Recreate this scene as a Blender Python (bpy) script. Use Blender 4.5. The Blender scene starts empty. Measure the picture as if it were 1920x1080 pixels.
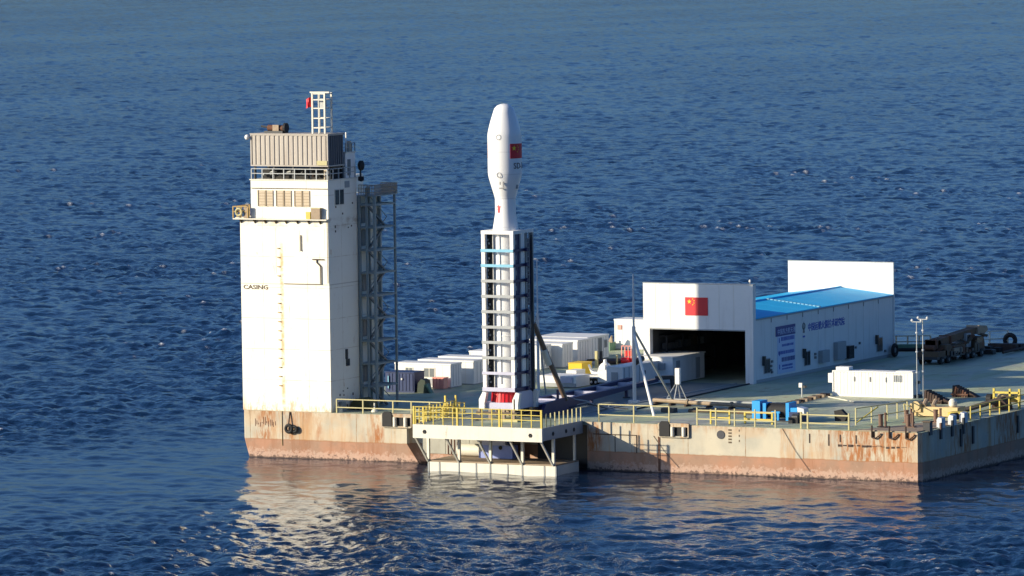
import bpy, math, random
import numpy as np
from mathutils import Matrix, Vector
random.seed(7)
sc = bpy.context.scene
# ------------------------------------------------------------------ camera
def rot3(yaw, pitch, roll):
    d = Vector((math.sin(yaw)*math.cos(pitch), math.cos(yaw)*math.cos(pitch), -math.sin(pitch)))
    r = d.cross(Vector((0, 0, 1))).normalized(); u = r.cross(d)
    r2 = r*math.cos(roll)+u*math.sin(roll); u2 = -r*math.sin(roll)+u*math.cos(roll)
    return Matrix((r2, u2, -d)).transposed()
CAM = Vector((205.447, -482.350, 55.263))
cam = bpy.data.cameras.new('camera'); camo = bpy.data.objects.new('camera', cam)
sc.collection.objects.link(camo)
camo.matrix_world = Matrix.Translation(CAM) @ rot3(-0.476189, 0.0691533, -0.0132867).to_4x4()
cam.sensor_width = 36; cam.lens = 36*10402.13/1920; cam.clip_start = 5; cam.clip_end = 90000
sc.camera = camo
# ------------------------------------------------------------------ light
SUN_EL = math.radians(16.9)
SX, SY = 1.07, 1.0                       # the way sunlight travels over the ground
n_ = math.hypot(SX, SY)
sund = Vector((-SX/n_*math.cos(SUN_EL), -SY/n_*math.cos(SUN_EL), math.sin(SUN_EL)))
w = bpy.data.worlds.new('World'); sc.world = w; w.use_nodes = True
nt = w.node_tree; nt.nodes.clear()
sky = nt.nodes.new('ShaderNodeTexSky'); sky.sky_type = 'NISHITA'; sky.sun_disc = False
sky.sun_elevation = SUN_EL; sky.sun_rotation = math.atan2(sund.x, sund.y)
sky.altitude = 0; sky.air_density = 1.0; sky.dust_density = 2.0; sky.ozone_density = 6.0
bg = nt.nodes.new('ShaderNodeBackground'); bg.inputs[1].default_value = 0.087
wo = nt.nodes.new('ShaderNodeOutputWorld')
tint = nt.nodes.new('ShaderNodeMix'); tint.data_type = 'RGBA'; tint.blend_type = 'MULTIPLY'; tint.inputs[0].default_value = 1.0
tint.inputs[7].default_value = (0.86, 1.0, 1.20, 1)      # cool white balance of the whole sky
nt.links.new(sky.outputs[0], tint.inputs[6]); nt.links.new(tint.outputs[2], bg.inputs[0]); nt.links.new(bg.outputs[0], wo.inputs[0])
sl = bpy.data.lights.new('sun', 'SUN'); sl.energy = 5.0; sl.angle = math.radians(0.55); sl.color = (1.0, 0.87, 0.65)
so = bpy.data.objects.new('sun', sl); sc.collection.objects.link(so)
so.rotation_euler = sund.to_track_quat('Z', 'Y').to_euler()
sc.view_settings.view_transform = 'Standard'; sc.view_settings.look = 'None'
sc.view_settings.exposure = 0.52; sc.view_settings.gamma = 1.0; sc.view_settings.use_curve_mapping = False
# ------------------------------------------------------------------ helpers
H = 4.77                                  # deck level above the sea
OFF = {}
class B:
    def __init__(s): s.v = []; s.f = []
    def add(s, vs, fs):
        o = len(s.v); s.v += [tuple(a) for a in vs]; s.f += [tuple(i+o for i in f) for f in fs]; return s
    def box(s, x0, x1, y0, y1, z0, z1):
        return s.add([(x0,y0,z0),(x1,y0,z0),(x1,y1,z0),(x0,y1,z0),(x0,y0,z1),(x1,y0,z1),(x1,y1,z1),(x0,y1,z1)],
                     [(0,3,2,1),(4,5,6,7),(0,1,5,4),(1,2,6,5),(2,3,7,6),(3,0,4,7)])
    def tube(s, p0, p1, r, n=8, r2=None):
        p0 = Vector(p0); p1 = Vector(p1); d = (p1-p0).normalized()
        a = d.orthogonal().normalized() if abs(d.z) < .999 else Vector((1, 0, 0))
        if abs(d.z) < .999: a = Vector((0, 0, 1)).cross(d).normalized()
        b = d.cross(a); r2 = r if r2 is None else r2
        ph = math.pi/4 if n == 4 else 0
        k = math.sqrt(2) if n == 4 else 1
        vs = []
        for p, q in ((p0, r), (p1, r2)):
            for i in range(n):
                t = 2*math.pi*i/n+ph; vs.append(p+(a*math.cos(t)+b*math.sin(t))*q*k)
        fs = [(i, (i+1) % n, n+(i+1) % n, n+i) for i in range(n)]
        fs += [tuple(range(n))[::-1], tuple(range(n, 2*n))]
        return s.add(vs, fs)
    def bar(s, p0, p1, r): return s.tube(p0, p1, r, 4)
    def path(s, pts, r, n=6):
        for a, b in zip(pts, pts[1:]): s.tube(a, b, r, n)
        return s
    def prism(s, poly, z0, z1, plane='xy'):
        def m(a, b, c): return {'xy': (a, b, c), 'xz': (a, c, b), 'yz': (c, a, b)}[plane]
        n = len(poly); vs = [m(a, b, z0) for a, b in poly]+[m(a, b, z1) for a, b in poly]
        fs = [tuple(range(n))[::-1], tuple(range(n, 2*n))]+[(i, (i+1) % n, n+(i+1) % n, n+i) for i in range(n)]
        return s.add(vs, fs)
    def lathe(s, prof, c, n=24, axis='z', cap=True):
        vs = []
        for r, z in prof:
            for i in range(n):
                t = 2*math.pi*i/n; u, v_ = r*math.cos(t), r*math.sin(t)
                q = {'z': (u, v_, z), 'x': (z, u, v_), 'y': (u, z, v_)}[axis]
                vs.append((c[0]+q[0], c[1]+q[1], c[2]+q[2]))
        fs = []
        for k in range(len(prof)-1):
            for i in range(n): fs.append((k*n+i, k*n+(i+1) % n, (k+1)*n+(i+1) % n, (k+1)*n+i))
        if cap: fs += [tuple(range(n))[::-1], tuple(range((len(prof)-1)*n, len(prof)*n))]
        return s.add(vs, fs)
    def torus(s, c, R, r, axis='y', n=18, m=8):
        vs = []; fs = []
        for i in range(n):
            t = 2*math.pi*i/n
            for j in range(m):
                q = 2*math.pi*j/m; rr = R+r*math.cos(q); a, b, h = rr*math.cos(t), rr*math.sin(t), r*math.sin(q)
                p = {'y': (a, h, b), 'x': (h, a, b), 'z': (a, b, h)}[axis]
                vs.append((c[0]+p[0], c[1]+p[1], c[2]+p[2]))
                fs.append((i*m+j, ((i+1) % n)*m+j, ((i+1) % n)*m+(j+1) % m, i*m+(j+1) % m))
        return s.add(vs, fs)
    def corr(s, a0, a1, z0, z1, fixed, depth, pitch, plane='x', out=-1):
        """corrugated sheet: runs along x (or y), stands at y (or x) = fixed"""
        n = max(2, int(round((a1-a0)/pitch))); st = (a1-a0)/n; pts = []
        for i in range(n):
            b = a0+i*st
            pts += [(b, 0), (b+st*.30, 0), (b+st*.45, depth), (b+st*.85, depth)]
        pts.append((a1, 0)); vs = []
        for z in (z0, z1):
            for a, d in pts:
                vs.append((a, fixed+out*d, z) if plane == 'x' else (fixed+out*d, a, z))
        k = len(pts)
        return s.add(vs, [(i, i+1, k+i+1, k+i) for i in range(k-1)])
    def rotz(s, ang, c):
        ca, sa = math.cos(ang), math.sin(ang)
        s.v = [(c[0]+(x-c[0])*ca-(y-c[1])*sa, c[1]+(x-c[0])*sa+(y-c[1])*ca, z) for x, y, z in s.v]; return s
    def build(s, name, mat, parent=None, origin=None, smooth=False):
        off = OFF[parent.name] if parent else Vector(origin or (0, 0, 0))
        me = bpy.data.meshes.new(name)
        me.from_pydata([(x-off[0], y-off[1], z-off[2]) for x, y, z in s.v], [], s.f)
        me.materials.append(mat)
        o = bpy.data.objects.new(name, me); sc.collection.objects.link(o)
        import bmesh
        bm = bmesh.new(); bm.from_mesh(me); bmesh.ops.recalc_face_normals(bm, faces=bm.faces); bm.to_mesh(me); bm.free()
        if smooth:
            me.polygons.foreach_set('use_smooth', [True]*len(me.polygons))
            me.set_sharp_from_angle(angle=math.radians(38))
        if parent: o.parent = parent
        else: o.location = off
        OFF[o.name] = off
        return o
def thing(name, label, cat, loc, group=None):
    o = bpy.data.objects.new(name, None); sc.collection.objects.link(o); o.location = loc
    o.empty_display_size = .5; OFF[o.name] = Vector(loc); o['label'] = label; o['category'] = cat
    if group: o['group'] = group
    return o
def tag(o, label, cat, group=None):
    o['label'] = label; o['category'] = cat
    if group: o['group'] = group
    return o
def structure(o): o['kind'] = 'structure'; return o
def kids(o): return [c for c in list(sc.collection.objects) if c.parent == o]
def copy_tree(o, loc, label=None):
    r = o.copy(); sc.collection.objects.link(r); r.location = loc
    if label: r['label'] = label
    for c in kids(o):
        d = c.copy(); sc.collection.objects.link(d); d.parent = r
        for g in kids(c):
            e = g.copy(); sc.collection.objects.link(e); e.parent = d
    return r
# ------------------------------------------------------------------ materials
class N:
    def __init__(s, name):
        s.m = bpy.data.materials.new(name); s.m.use_nodes = True; s.t = s.m.node_tree
        s.bsdf = s.t.nodes['Principled BSDF']; s.pos = s.t.nodes.new('ShaderNodeNewGeometry').outputs['Position']
    def nd(s, k, **kw):
        n = s.t.nodes.new(k)
        for a, b in kw.items(): setattr(n, a, b)
        return n
    def put(s, sock, v):
        if isinstance(v, bpy.types.NodeSocket): s.t.links.new(v, sock)
        elif isinstance(v, (tuple, list)) and len(v) == 3 and len(sock.default_value) == 4: sock.default_value = (*v, 1)
        else: sock.default_value = v
    def math(s, op, a, b=0.0, clamp=False):
        n = s.nd('ShaderNodeMath', operation=op); n.use_clamp = clamp; s.put(n.inputs[0], a); s.put(n.inputs[1], b); return n.outputs[0]
    def noise(s, scale, stretch=(1, 1, 1), detail=4, rough=.55, off=(0, 0, 0), dist=0.0):
        mp = s.nd('ShaderNodeMapping'); s.put(mp.inputs['Vector'], s.pos); mp.inputs['Scale'].default_value = stretch; mp.inputs['Location'].default_value = off
        n = s.nd('ShaderNodeTexNoise'); s.put(n.inputs['Vector'], mp.outputs[0]); n.inputs['Scale'].default_value = scale
        n.inputs['Detail'].default_value = detail; n.inputs['Roughness'].default_value = rough; n.inputs['Distortion'].default_value = dist
        return n.outputs[0]
    def ramp(s, v, a, b, smooth=True):
        n = s.nd('ShaderNodeMapRange'); n.interpolation_type = 'SMOOTHSTEP' if smooth else 'LINEAR'
        s.put(n.inputs[0], v); n.inputs[1].default_value = a; n.inputs[2].default_value = b; n.inputs[3].default_value = 0; n.inputs[4].default_value = 1
        return n.outputs[0]
    def mix(s, f, a, b):
        n = s.nd('ShaderNodeMix', data_type='RGBA'); s.put(n.inputs[0], f); s.put(n.inputs[6], a); s.put(n.inputs[7], b); return n.outputs[2]
    def xyz(s):
        n = s.nd('ShaderNodeSeparateXYZ'); s.put(n.inputs[0], s.pos); return n.outputs
    def done(s, col, rough=.6, metal=0.0, bump=None, bs=.3, bd=.05, spec=.5):
        s.put(s.bsdf.inputs['Base Color'], col); s.put(s.bsdf.inputs['Roughness'], rough); s.put(s.bsdf.inputs['Metallic'], metal)
        s.bsdf.inputs['Specular IOR Level'].default_value = spec
        if bump is not None:
            b = s.nd('ShaderNodeBump'); b.inputs['Strength'].default_value = bs; b.inputs['Distance'].default_value = bd
            s.put(b.inputs['Height'], bump); s.put(s.bsdf.inputs['Normal'], b.outputs[0])
        return s.m
def paint(name, c, rough=.55, var=.12, rust=0.0, streak=0.0, metal=0.0, rustcol=(.22, .085, .03), scale=1.0, dirt=(.18, .15, .12)):
    s = N(name); n1 = s.noise(.5*scale, detail=5); n2 = s.noise(4.0*scale, detail=3, off=(3, 7, 1))
    col = s.mix(s.math('MULTIPLY', s.ramp(n1, .38, .72), var*1.6), c, tuple(a*.72 for a in c))
    col = s.mix(s.math('MULTIPLY', s.ramp(n2, .45, .75), var), col, tuple(a*.6 for a in c))
    if streak:
        st = s.noise(1.7*scale, stretch=(1, 1, .09), detail=4, off=(1, 2, 3))
        col = s.mix(s.math('MULTIPLY', s.ramp(st, .52, .74), streak), col, dirt)
    if rust:
        r = s.noise(.9*scale, stretch=(1, 1, .35), detail=7, rough=.7, off=(9, 4, 2))
        col = s.mix(s.ramp(r, .68-rust*.3, .78-rust*.3), col, rustcol)
    return s.done(col, rough, metal, n2, .15, .02)
M = {}
M['white'] = paint('white_paint', (.78, .77, .73), .45, .06, 0, .06)
M['white_cabin'] = paint('cabin_white', (.76, .76, .74), .45, .08, 0, .10)
M['hangar_white'] = paint('hangar_white', (.74, .74, .72), .5, .06, 0, .16)
M['offwhite'] = paint('worn_offwhite', (.68, .65, .55), .55, .12, .08, .12)
M['grey'] = paint('grey_steel_paint', (.30, .32, .32), .5, .15, .05, .2)
M['stair'] = paint('stair_steel', (.24, .29, .29), .55, .2, .1, .2)
M['greyplate'] = paint('recess_grey_plate', (.36, .35, .29), .65, .3, .12, .4)
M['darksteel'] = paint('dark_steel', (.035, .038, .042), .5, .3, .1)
M['black'] = paint('black_rubber', (.012, .012, .013), .75, .3)
M['rustrail'] = paint('rusty_yellow_rail', (.42, .28, .10), .7, .4, .3, .3)
M['rusty'] = paint('rusty_steel', (.13, .055, .03), .85, .5, .3, .3, rustcol=(.25, .10, .045))
M['darkrust'] = paint('dark_rusty_steel', (.055, .032, .024), .85, .5, .1, .3, rustcol=(.16, .07, .035))
M['brown'] = paint('brown_machinery', (.11, .08, .05), .7, .4, .2, .2)
M['yellow'] = paint('yellow_rail_paint', (.60, .47, .08), .6, .3, .12)
M['yellowbox'] = paint('yellow_box_paint', (.78, .50, .01), .5, .1)
M['palerail'] = paint('pale_yellow_rail', (.48, .43, .21), .55, .2, .08)
M['bluebox'] = paint('deep_blue_paint', (.004, .022, .10), .5, .15)
M['brightblue'] = paint('bright_blue_paint', (.01, .30, .68), .45, .1)
M['navy'] = paint('navy_violet_paint', (.018, .017, .08), .45, .15)
M['lavender'] = paint('pale_lavender_paint', (.46, .46, .58), .45, .1, 0, .08)
M['hingeblue'] = paint('hinge_blue_paint', (.24, .30, .62), .5, .15)
M['rampblue'] = paint('cyan_belt_paint', (.20, .47, .62), .4, .05)
M['red'] = paint('red_paint', (.62, .012, .02), .4, .05)
M['flagred'] = paint('flag_red', (.60, .02, .03), .5, .03)
M['flagyellow'] = paint('flag_yellow', (.85, .62, .03), .5, .02)
M['pink'] = paint('salmon_box_paint', (.85, .34, .26), .5, .1)
M['green'] = paint('pale_green_paint', (.16, .28, .18), .6, .2, .05)
M['darkgreen'] = paint('dark_green_paint', (.015, .035, .022), .6, .3)
M['tan'] = paint('tan_shutter', (.52, .43, .31), .6, .15, 0, .2)
M['shutterrib'] = paint('shutter_rib_tan', (.36, .28, .18), .6, .2)
M['windowdark'] = paint('dark_window', (.035, .04, .045), .2, .2)
M['windowgrey'] = paint('grey_shutter', (.13, .15, .16), .4, .2)
M['ink'] = paint('dark_marking_paint', (.10, .07, .04), .7, .2)
M['darkmark'] = paint('black_marking_paint', (.04, .04, .05), .6, .1)
M['ltmark'] = paint('faded_grey_marking', (.30, .30, .30), .6, .1)
M['signblue'] = paint('sign_blue', (.02, .08, .42), .45, .05)
M['banner'] = paint('banner_light_blue', (.50, .60, .78), .45, .04)
M['bannerhead'] = paint('banner_navy', (.02, .04, .22), .45, .04)
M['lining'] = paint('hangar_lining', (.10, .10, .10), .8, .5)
M['beigebeam'] = paint('beige_machine_paint', (.62, .46, .22), .6, .2, .12, .2)
M['bollard'] = paint('brown_bollard', (.17, .10, .07), .8, .4, .15)
M['container'] = paint('container_pale_grey', (.42, .38, .33), .6, .15, 0, .3, dirt=(.20, .13, .09))
M['contshade'] = paint('container_end_shaded', (.10, .10, .11), .6, .2, 0, .3)  # darker copy of the container grey, end face shade put in its colour
M['acgrey'] = paint('ac_grey', (.33, .35, .36), .5, .1)
M['pipe'] = paint('deck_pipe', (.33, .25, .17), .7, .4, .1)
M['silver'] = paint('silver_sheet', (.62, .63, .64), .35, .1)
M['hydraulic'] = paint('brown_ram', (.16, .11, .08), .45, .3, .05)
M['olivetarp'] = paint('olive_tarp', (.11, .095, .03), .8, .4)
M['vehicle'] = paint('worn_khaki_vehicle', (.15, .095, .055), .85, .6, .45, .4, rustcol=(.22, .085, .04))
M['poledim'] = paint('galvanised_pole', (.40, .42, .42), .45, .1)
# rocket body: faint segment seams
def rocket_mat():
    s = N('rocket_white'); x, y, z = s.xyz(); n = s.noise(1.2, detail=3)
    col = s.mix(s.math('MULTIPLY', s.ramp(n, .4, .7), .06), (.80, .80, .79), (.66, .66, .66))
    for zz in (31.0, 28.8, 26.4, 23.6, 20.2, 15.4, 10.6):
        d = s.math('ABSOLUTE', s.math('SUBTRACT', z, zz)); f = s.math('SUBTRACT', 1.0, s.ramp(d, .02, .05))
        col = s.mix(s.math('MULTIPLY', f, .35), col, (.35, .36, .38))
    return s.done(col, .28, spec=.6)
M['rocket'] = rocket_mat()
# casing paint with rust running down behind the rungs
def casing_mat():
    s = N('casing_paint'); x, y, z = s.xyz()
    n1 = s.noise(.35, detail=5); col = s.mix(s.math('MULTIPLY', s.ramp(n1, .42, .7), .12), (.82, .79, .68), (.66, .60, .48))
    st = s.noise(1.3, stretch=(1, 1, .07), detail=5, off=(1, 2, 3))
    col = s.mix(s.math('MULTIPLY', s.ramp(st, .60, .80), .22), col, (.50, .40, .25))
    wob = s.noise(1.6, stretch=(0, 0, 1), detail=3)
    dx = s.math('ABSOLUTE', s.math('SUBTRACT', x, s.math('ADD', -69.28, s.math('MULTIPLY', s.math('SUBTRACT', wob, .5), .25))))
    br = s.noise(1.1, stretch=(.6, .6, 1), detail=6, rough=.7, off=(0, 5, 5))
    f = s.math('MULTIPLY', s.math('SUBTRACT', 1.0, s.ramp(dx, .05, .30)), s.ramp(br, .36, .58))
    f = s.math('MULTIPLY', f, s.math('SUBTRACT', 1.0, s.ramp(z, 21.0, 22.0)))
    col = s.mix(s.math('MULTIPLY', f, .75), col, (.60, .30, .06))
    # rust collecting near the bottom edge and the left corner
    r = s.noise(1.5, stretch=(1, 1, .4), detail=7, rough=.7, off=(4, 4, 4))
    low = s.math('SUBTRACT', 1.0, s.ramp(z, 4.7, 7.2))
    col = s.mix(s.math('MULTIPLY', s.ramp(s.math('ADD', r, s.math('MULTIPLY', low, .16)), .60, .74), .65), col, (.46, .24, .08))
    lf = s.math('SUBTRACT', 1.0, s.ramp(x, -74.0, -73.2))
    col = s.mix(s.math('MULTIPLY', s.math('MULTIPLY', lf, low), .5), col, (.5, .30, .10))
    gz = s.math('PINGPONG', s.math('SUBTRACT', z, 4.8), 1.55); sm = s.math('SUBTRACT', 1.0, s.ramp(gz, .015, .05))
    gy = s.math('PINGPONG', s.math('ADD', x, y), 2.55); sm2 = s.math('SUBTRACT', 1.0, s.ramp(gy, .015, .05))
    sm = s.math('MULTIPLY', s.math('MAXIMUM', sm, sm2), s.ramp(br, .30, .62))
    col = s.mix(s.math('MULTIPLY', sm, .6), col, (.44, .34, .20))
    gr = s.noise(2.2, stretch=(1, 1, .12), detail=6, rough=.7, off=(6, 1, 8))
    col = s.mix(s.math('MULTIPLY', s.ramp(gr, .58, .72), s.math('MULTIPLY', s.ramp(st, .42, .62), .75)), col, (.40, .28, .14))
    # ledge grime band under the balcony
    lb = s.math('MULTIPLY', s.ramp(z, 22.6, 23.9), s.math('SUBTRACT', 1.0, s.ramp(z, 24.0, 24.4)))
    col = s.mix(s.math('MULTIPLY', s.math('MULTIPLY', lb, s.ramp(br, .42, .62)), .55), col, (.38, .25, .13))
    # faint horizontal weld line
    d = s.math('ABSOLUTE', s.math('SUBTRACT', z, 17.55)); col = s.mix(s.math('MULTIPLY', s.math('SUBTRACT', 1.0, s.ramp(d, .03, .07)), .55), col, (.35, .30, .22))
    return s.done(col, .6, 0, s.noise(.9, detail=3), .25, .05)
M['casing'] = casing_mat()
def hull_mat():
    s = N('hull_paint'); x, y, z = s.xyz()
    n1 = s.noise(.30, detail=6, rough=.6)
    up = s.mix(s.ramp(n1, .35, .68), (.52, .47, .36), (.40, .38, .31))
    pat = s.noise(.16, stretch=(1, 1, 1.6), detail=5, rough=.6, off=(31, 2, 8))
    up = s.mix(s.math('MULTIPLY', s.ramp(pat, .50, .62), .55), up, (.52, .38, .24))
    st = s.noise(.8, stretch=(1, 1, .10), detail=6, rough=.65, off=(2, 2, 2))
    up = s.mix(s.math('MULTIPLY', s.ramp(st, .50, .70), .7), up, (.46, .22, .07))
    big = s.noise(.115, stretch=(1, 1, .25), detail=4, off=(18.3, 2, 2))
    fine = s.noise(2.6, stretch=(1, 1, .22), detail=6, rough=.7)
    up = s.mix(s.math('MULTIPLY', s.ramp(big, .50, .60), s.ramp(fine, .38, .60)), up, (.34, .13, .04))
    topd = s.ramp(z, 3.9, 4.8)
    up = s.mix(s.math('MULTIPLY', topd, s.math('MULTIPLY', s.ramp(fine, .42, .66), .6)), up, (.30, .15, .06))
    rn = s.noise(1.0, stretch=(1, 1, 0), detail=5, rough=.8, off=(12, 3, 0)); rl = s.noise(.5, stretch=(1, 1, .3), detail=3, off=(3, 3, 9))
    up = s.mix(s.math('MULTIPLY', s.ramp(rn, .57, .65), s.math('MULTIPLY', s.ramp(rl, .40, .60), .8)), up, (.20, .10, .045))
    g = s.noise(1.3, detail=6, rough=.7, off=(7, 7, 7))
    up = s.mix(s.math('MULTIPLY', s.ramp(g, .62, .70), .6), up, (.17, .14, .11))
    red = s.mix(s.ramp(s.noise(.4, detail=6), .36, .66), (.40, .21, .13), (.32, .20, .135))
    red = s.mix(s.math('MULTIPLY', s.ramp(st, .50, .66), .6), red, (.27, .12, .06))
    red = s.mix(s.math('MULTIPLY', s.ramp(s.noise(.9, detail=6, rough=.7, off=(17, 7, 7)), .50, .66), .45), red, (.25, .16, .11))
    gx = s.math('PINGPONG', s.math('ADD', x, y), 3.05); sm = s.math('SUBTRACT', 1.0, s.ramp(gx, .02, .07))
    up = s.mix(s.math('MULTIPLY', sm, s.ramp(fine, .35, .60)), up, (.24, .14, .07))
    # growth of barnacles close to the water
    bn = s.noise(2.6, detail=5, rough=.75); bl = s.noise(.7, detail=3, off=(1, 8, 3))
    hgt = s.math('ADD', s.math('MULTIPLY', s.math('SUBTRACT', 1.0, s.ramp(z, .0, 1.25, False)), .42), s.math('MULTIPLY', bl, .12))
    bar = s.ramp(s.math('ADD', bn, hgt), .66, .78)
    red = s.mix(s.math('MULTIPLY', bar, .5), red, (.56, .40, .32))
    dk = s.ramp(s.math('ADD', s.noise(2.8, detail=5, rough=.75, off=(5, 1, 1)), s.math('MULTIPLY', s.math('SUBTRACT', 1.0, s.ramp(z, .05, .95, False)), .30)), .70, .80)
    red = s.mix(s.math('MULTIPLY', dk, .8), red, (.06, .035, .03))
    wet = s.math('SUBTRACT', 1.0, s.ramp(s.math('ADD', z, s.math('MULTIPLY', bl, .25)), .16, .34))
    red = s.mix(s.math('MULTIPLY', wet, .85), red, (.035, .025, .022))
    edge = s.math('ADD', z, s.math('MULTIPLY', s.math('SUBTRACT', s.noise(1.2, detail=4, off=(3, 3, 3)), .5), .22))
    col = s.mix(s.ramp(edge, 1.86, 1.93), red, up)
    ln = s.math('ABSOLUTE', s.math('SUBTRACT', edge, 1.9)); col = s.mix(s.math('MULTIPLY', s.math('SUBTRACT', 1.0, s.ramp(ln, .02, .09)), .55), col, (.30, .13, .05))
    # plate buckling between frames
    fr = s.math('SINE', s.math('MULTIPLY', s.math('ADD', x, y), 2.6))
    bh = s.math('ADD', s.math('MULTIPLY', fr, .12), s.noise(.7, detail=5))
    return s.done(col, .7, 0, bh, .35, .12, spec=.3)
M['hull'] = hull_mat()
def deck_mat():
    s = N('deck_paint'); n1 = s.noise(.16, stretch=(1, .30, 1), detail=6, rough=.6, dist=.6)
    col = s.mix(s.ramp(n1, .36, .64), (.36, .42, .26), (.47, .50, .35))
    n2 = s.noise(.45, stretch=(.5, .16, 1), detail=7, rough=.65, off=(4, 1, 1))
    col = s.mix(s.math('MULTIPLY', s.ramp(n2, .48, .66), .55), col, (.17, .195, .155))
    n3 = s.noise(.30, stretch=(.6, .22, 1), detail=7, rough=.7, off=(40, 11, 1))
    col = s.mix(s.math('MULTIPLY', s.ramp(n3, .54, .64), .65), col, (.46, .45, .38))
    n4 = s.noise(.8, stretch=(1, .35, 1), detail=7, rough=.75, off=(4, 31, 1))
    col = s.mix(s.math('MULTIPLY', s.ramp(n4, .54, .66), .6), col, (.26, .19, .12))
    _x, _y, _z = s.xyz()
    jt = s.math('MAXIMUM', s.math('SUBTRACT', 1.0, s.ramp(s.math('PINGPONG', _x, 3.0), .03, .08)), s.math('SUBTRACT', 1.0, s.ramp(s.math('PINGPONG', _y, 4.5), .10, .22)))
    col = s.mix(s.math('MULTIPLY', jt, .45), col, (.14, .13, .10))
    rr = s.ramp(n2, .42, .60); n = s.nd('ShaderNodeMapRange'); s.put(n.inputs[0], rr); n.inputs[3].default_value = .75; n.inputs[4].default_value = .42
    return s.done(col, n.outputs[0], 0, n4, .3, .03, spec=.35)
M['deck'] = deck_mat()
M['track'] = paint('track_plate_paint', (.19, .23, .22), .6, .3, .05, .0, scale=.5)
def roof_mat():
    s = N('roof_blue'); n = s.noise(.5, detail=4)
    col = s.mix(s.math('MULTIPLY', s.ramp(n, .4, .7), .25), (.008, .46, .82), (.015, .38, .70))
    return s.done(col, .55)
M['roof'] = roof_mat()
def sea_mat():
    s = N('sea_water')
    b1 = s.noise(1.1, stretch=(1, 1, 1), detail=3, rough=.6); b2 = s.noise(.33, detail=3, rough=.6, off=(5, 5, 5)); b0 = s.noise(3.0, detail=2, rough=.5, off=(2, 9, 1))
    patch = s.ramp(s.noise(.012, stretch=(1, .5, 1), detail=4, off=(8, 2, 0)), .35, .65)
    calm = s.nd('ShaderNodeAttribute'); calm.attribute_name = 'open_sea'
    foam = s.nd('ShaderNodeAttribute'); foam.attribute_name = 'foam'
    h = s.math('ADD', s.math('MULTIPLY', b1, .55), s.math('ADD', s.math('MULTIPLY', b2, 1.1), s.math('MULTIPLY', b0, .10)))
    amp = s.math('MULTIPLY', s.math('ADD', .50, s.math('MULTIPLY', patch, .85)), s.math('ADD', .16, s.math('MULTIPLY', calm.outputs['Fac'], .84)))
    h = s.math('MULTIPLY', h, amp)
    fn = s.ramp(s.noise(4.0, detail=4, rough=.7), .42, .55)
    ff = s.math('MULTIPLY', foam.outputs['Fac'], fn)
    col = s.mix(ff, (.003, .016, .048), (.75, .78, .80))
    s.done(col, s.math('ADD', s.math('ADD', .06, s.math('MULTIPLY', s.math('SUBTRACT', 1.0, calm.outputs['Fac'], True), .10)), s.math('MULTIPLY', ff, .5)), 0, h, 1.0, .22)
    s.bsdf.inputs['IOR'].default_value = 1.333
    return s.m
M['sea'] = sea_mat()
# ------------------------------------------------------------------ sea: wave field
def wave_tile(L, n, lam_peak, lam_min, lam_max, hs, wind, seed, spread=3.0):
    rng = np.random.default_rng(seed)
    k1 = 2*np.pi*np.fft.fftfreq(n, L/n); kx, ky = np.meshgrid(k1, k1, indexing='ij'); k = np.hypot(kx, ky); k[0, 0] = 1e9
    kp = 2*np.pi/lam_peak
    S = np.exp(-1.1*(kp/k)**2)/k**4
    cosd = (kx*wind[0]+ky*wind[1])/k
    S *= np.abs(cosd)**spread*np.where(cosd < 0, .25, 1)+.04
    lam = 2*np.pi/k
    S *= np.clip((lam-lam_min)/(lam_min*.5), 0, 1)*np.clip((lam_max-lam)/(lam_max*.3), 0, 1)
    S[0, 0] = 0
    a = np.sqrt(S)*(rng.normal(size=(n, n))+1j*rng.normal(size=(n, n)))
    h = np.fft.ifft2(a).real; sc_ = hs/4/h.std()
    dx = np.fft.ifft2(-1j*a*kx/k).real; dy = np.fft.ifft2(-1j*a*ky/k).real
    a2 = a*sc_
    jxx = np.fft.ifft2(a2*kx*kx/k).real; jyy = np.fft.ifft2(a2*ky*ky/k).real
    return [t*sc_ for t in (h, dx, dy)]+[jxx+jyy]
def sample(t, L, x, y):
    n = t.shape[0]; u = (x/L*n) % n; v = (y/L*n) % n
    i = np.floor(u).astype(int); j = np.floor(v).astype(int); fu = u-i; fv = v-j; i %= n; j %= n; i2 = (i+1) % n; j2 = (j+1) % n
    return t[i, j]*(1-fu)*(1-fv)+t[i2, j]*fu*(1-fv)+t[i, j2]*(1-fu)*fv+t[i2, j2]*fu*fv
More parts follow.
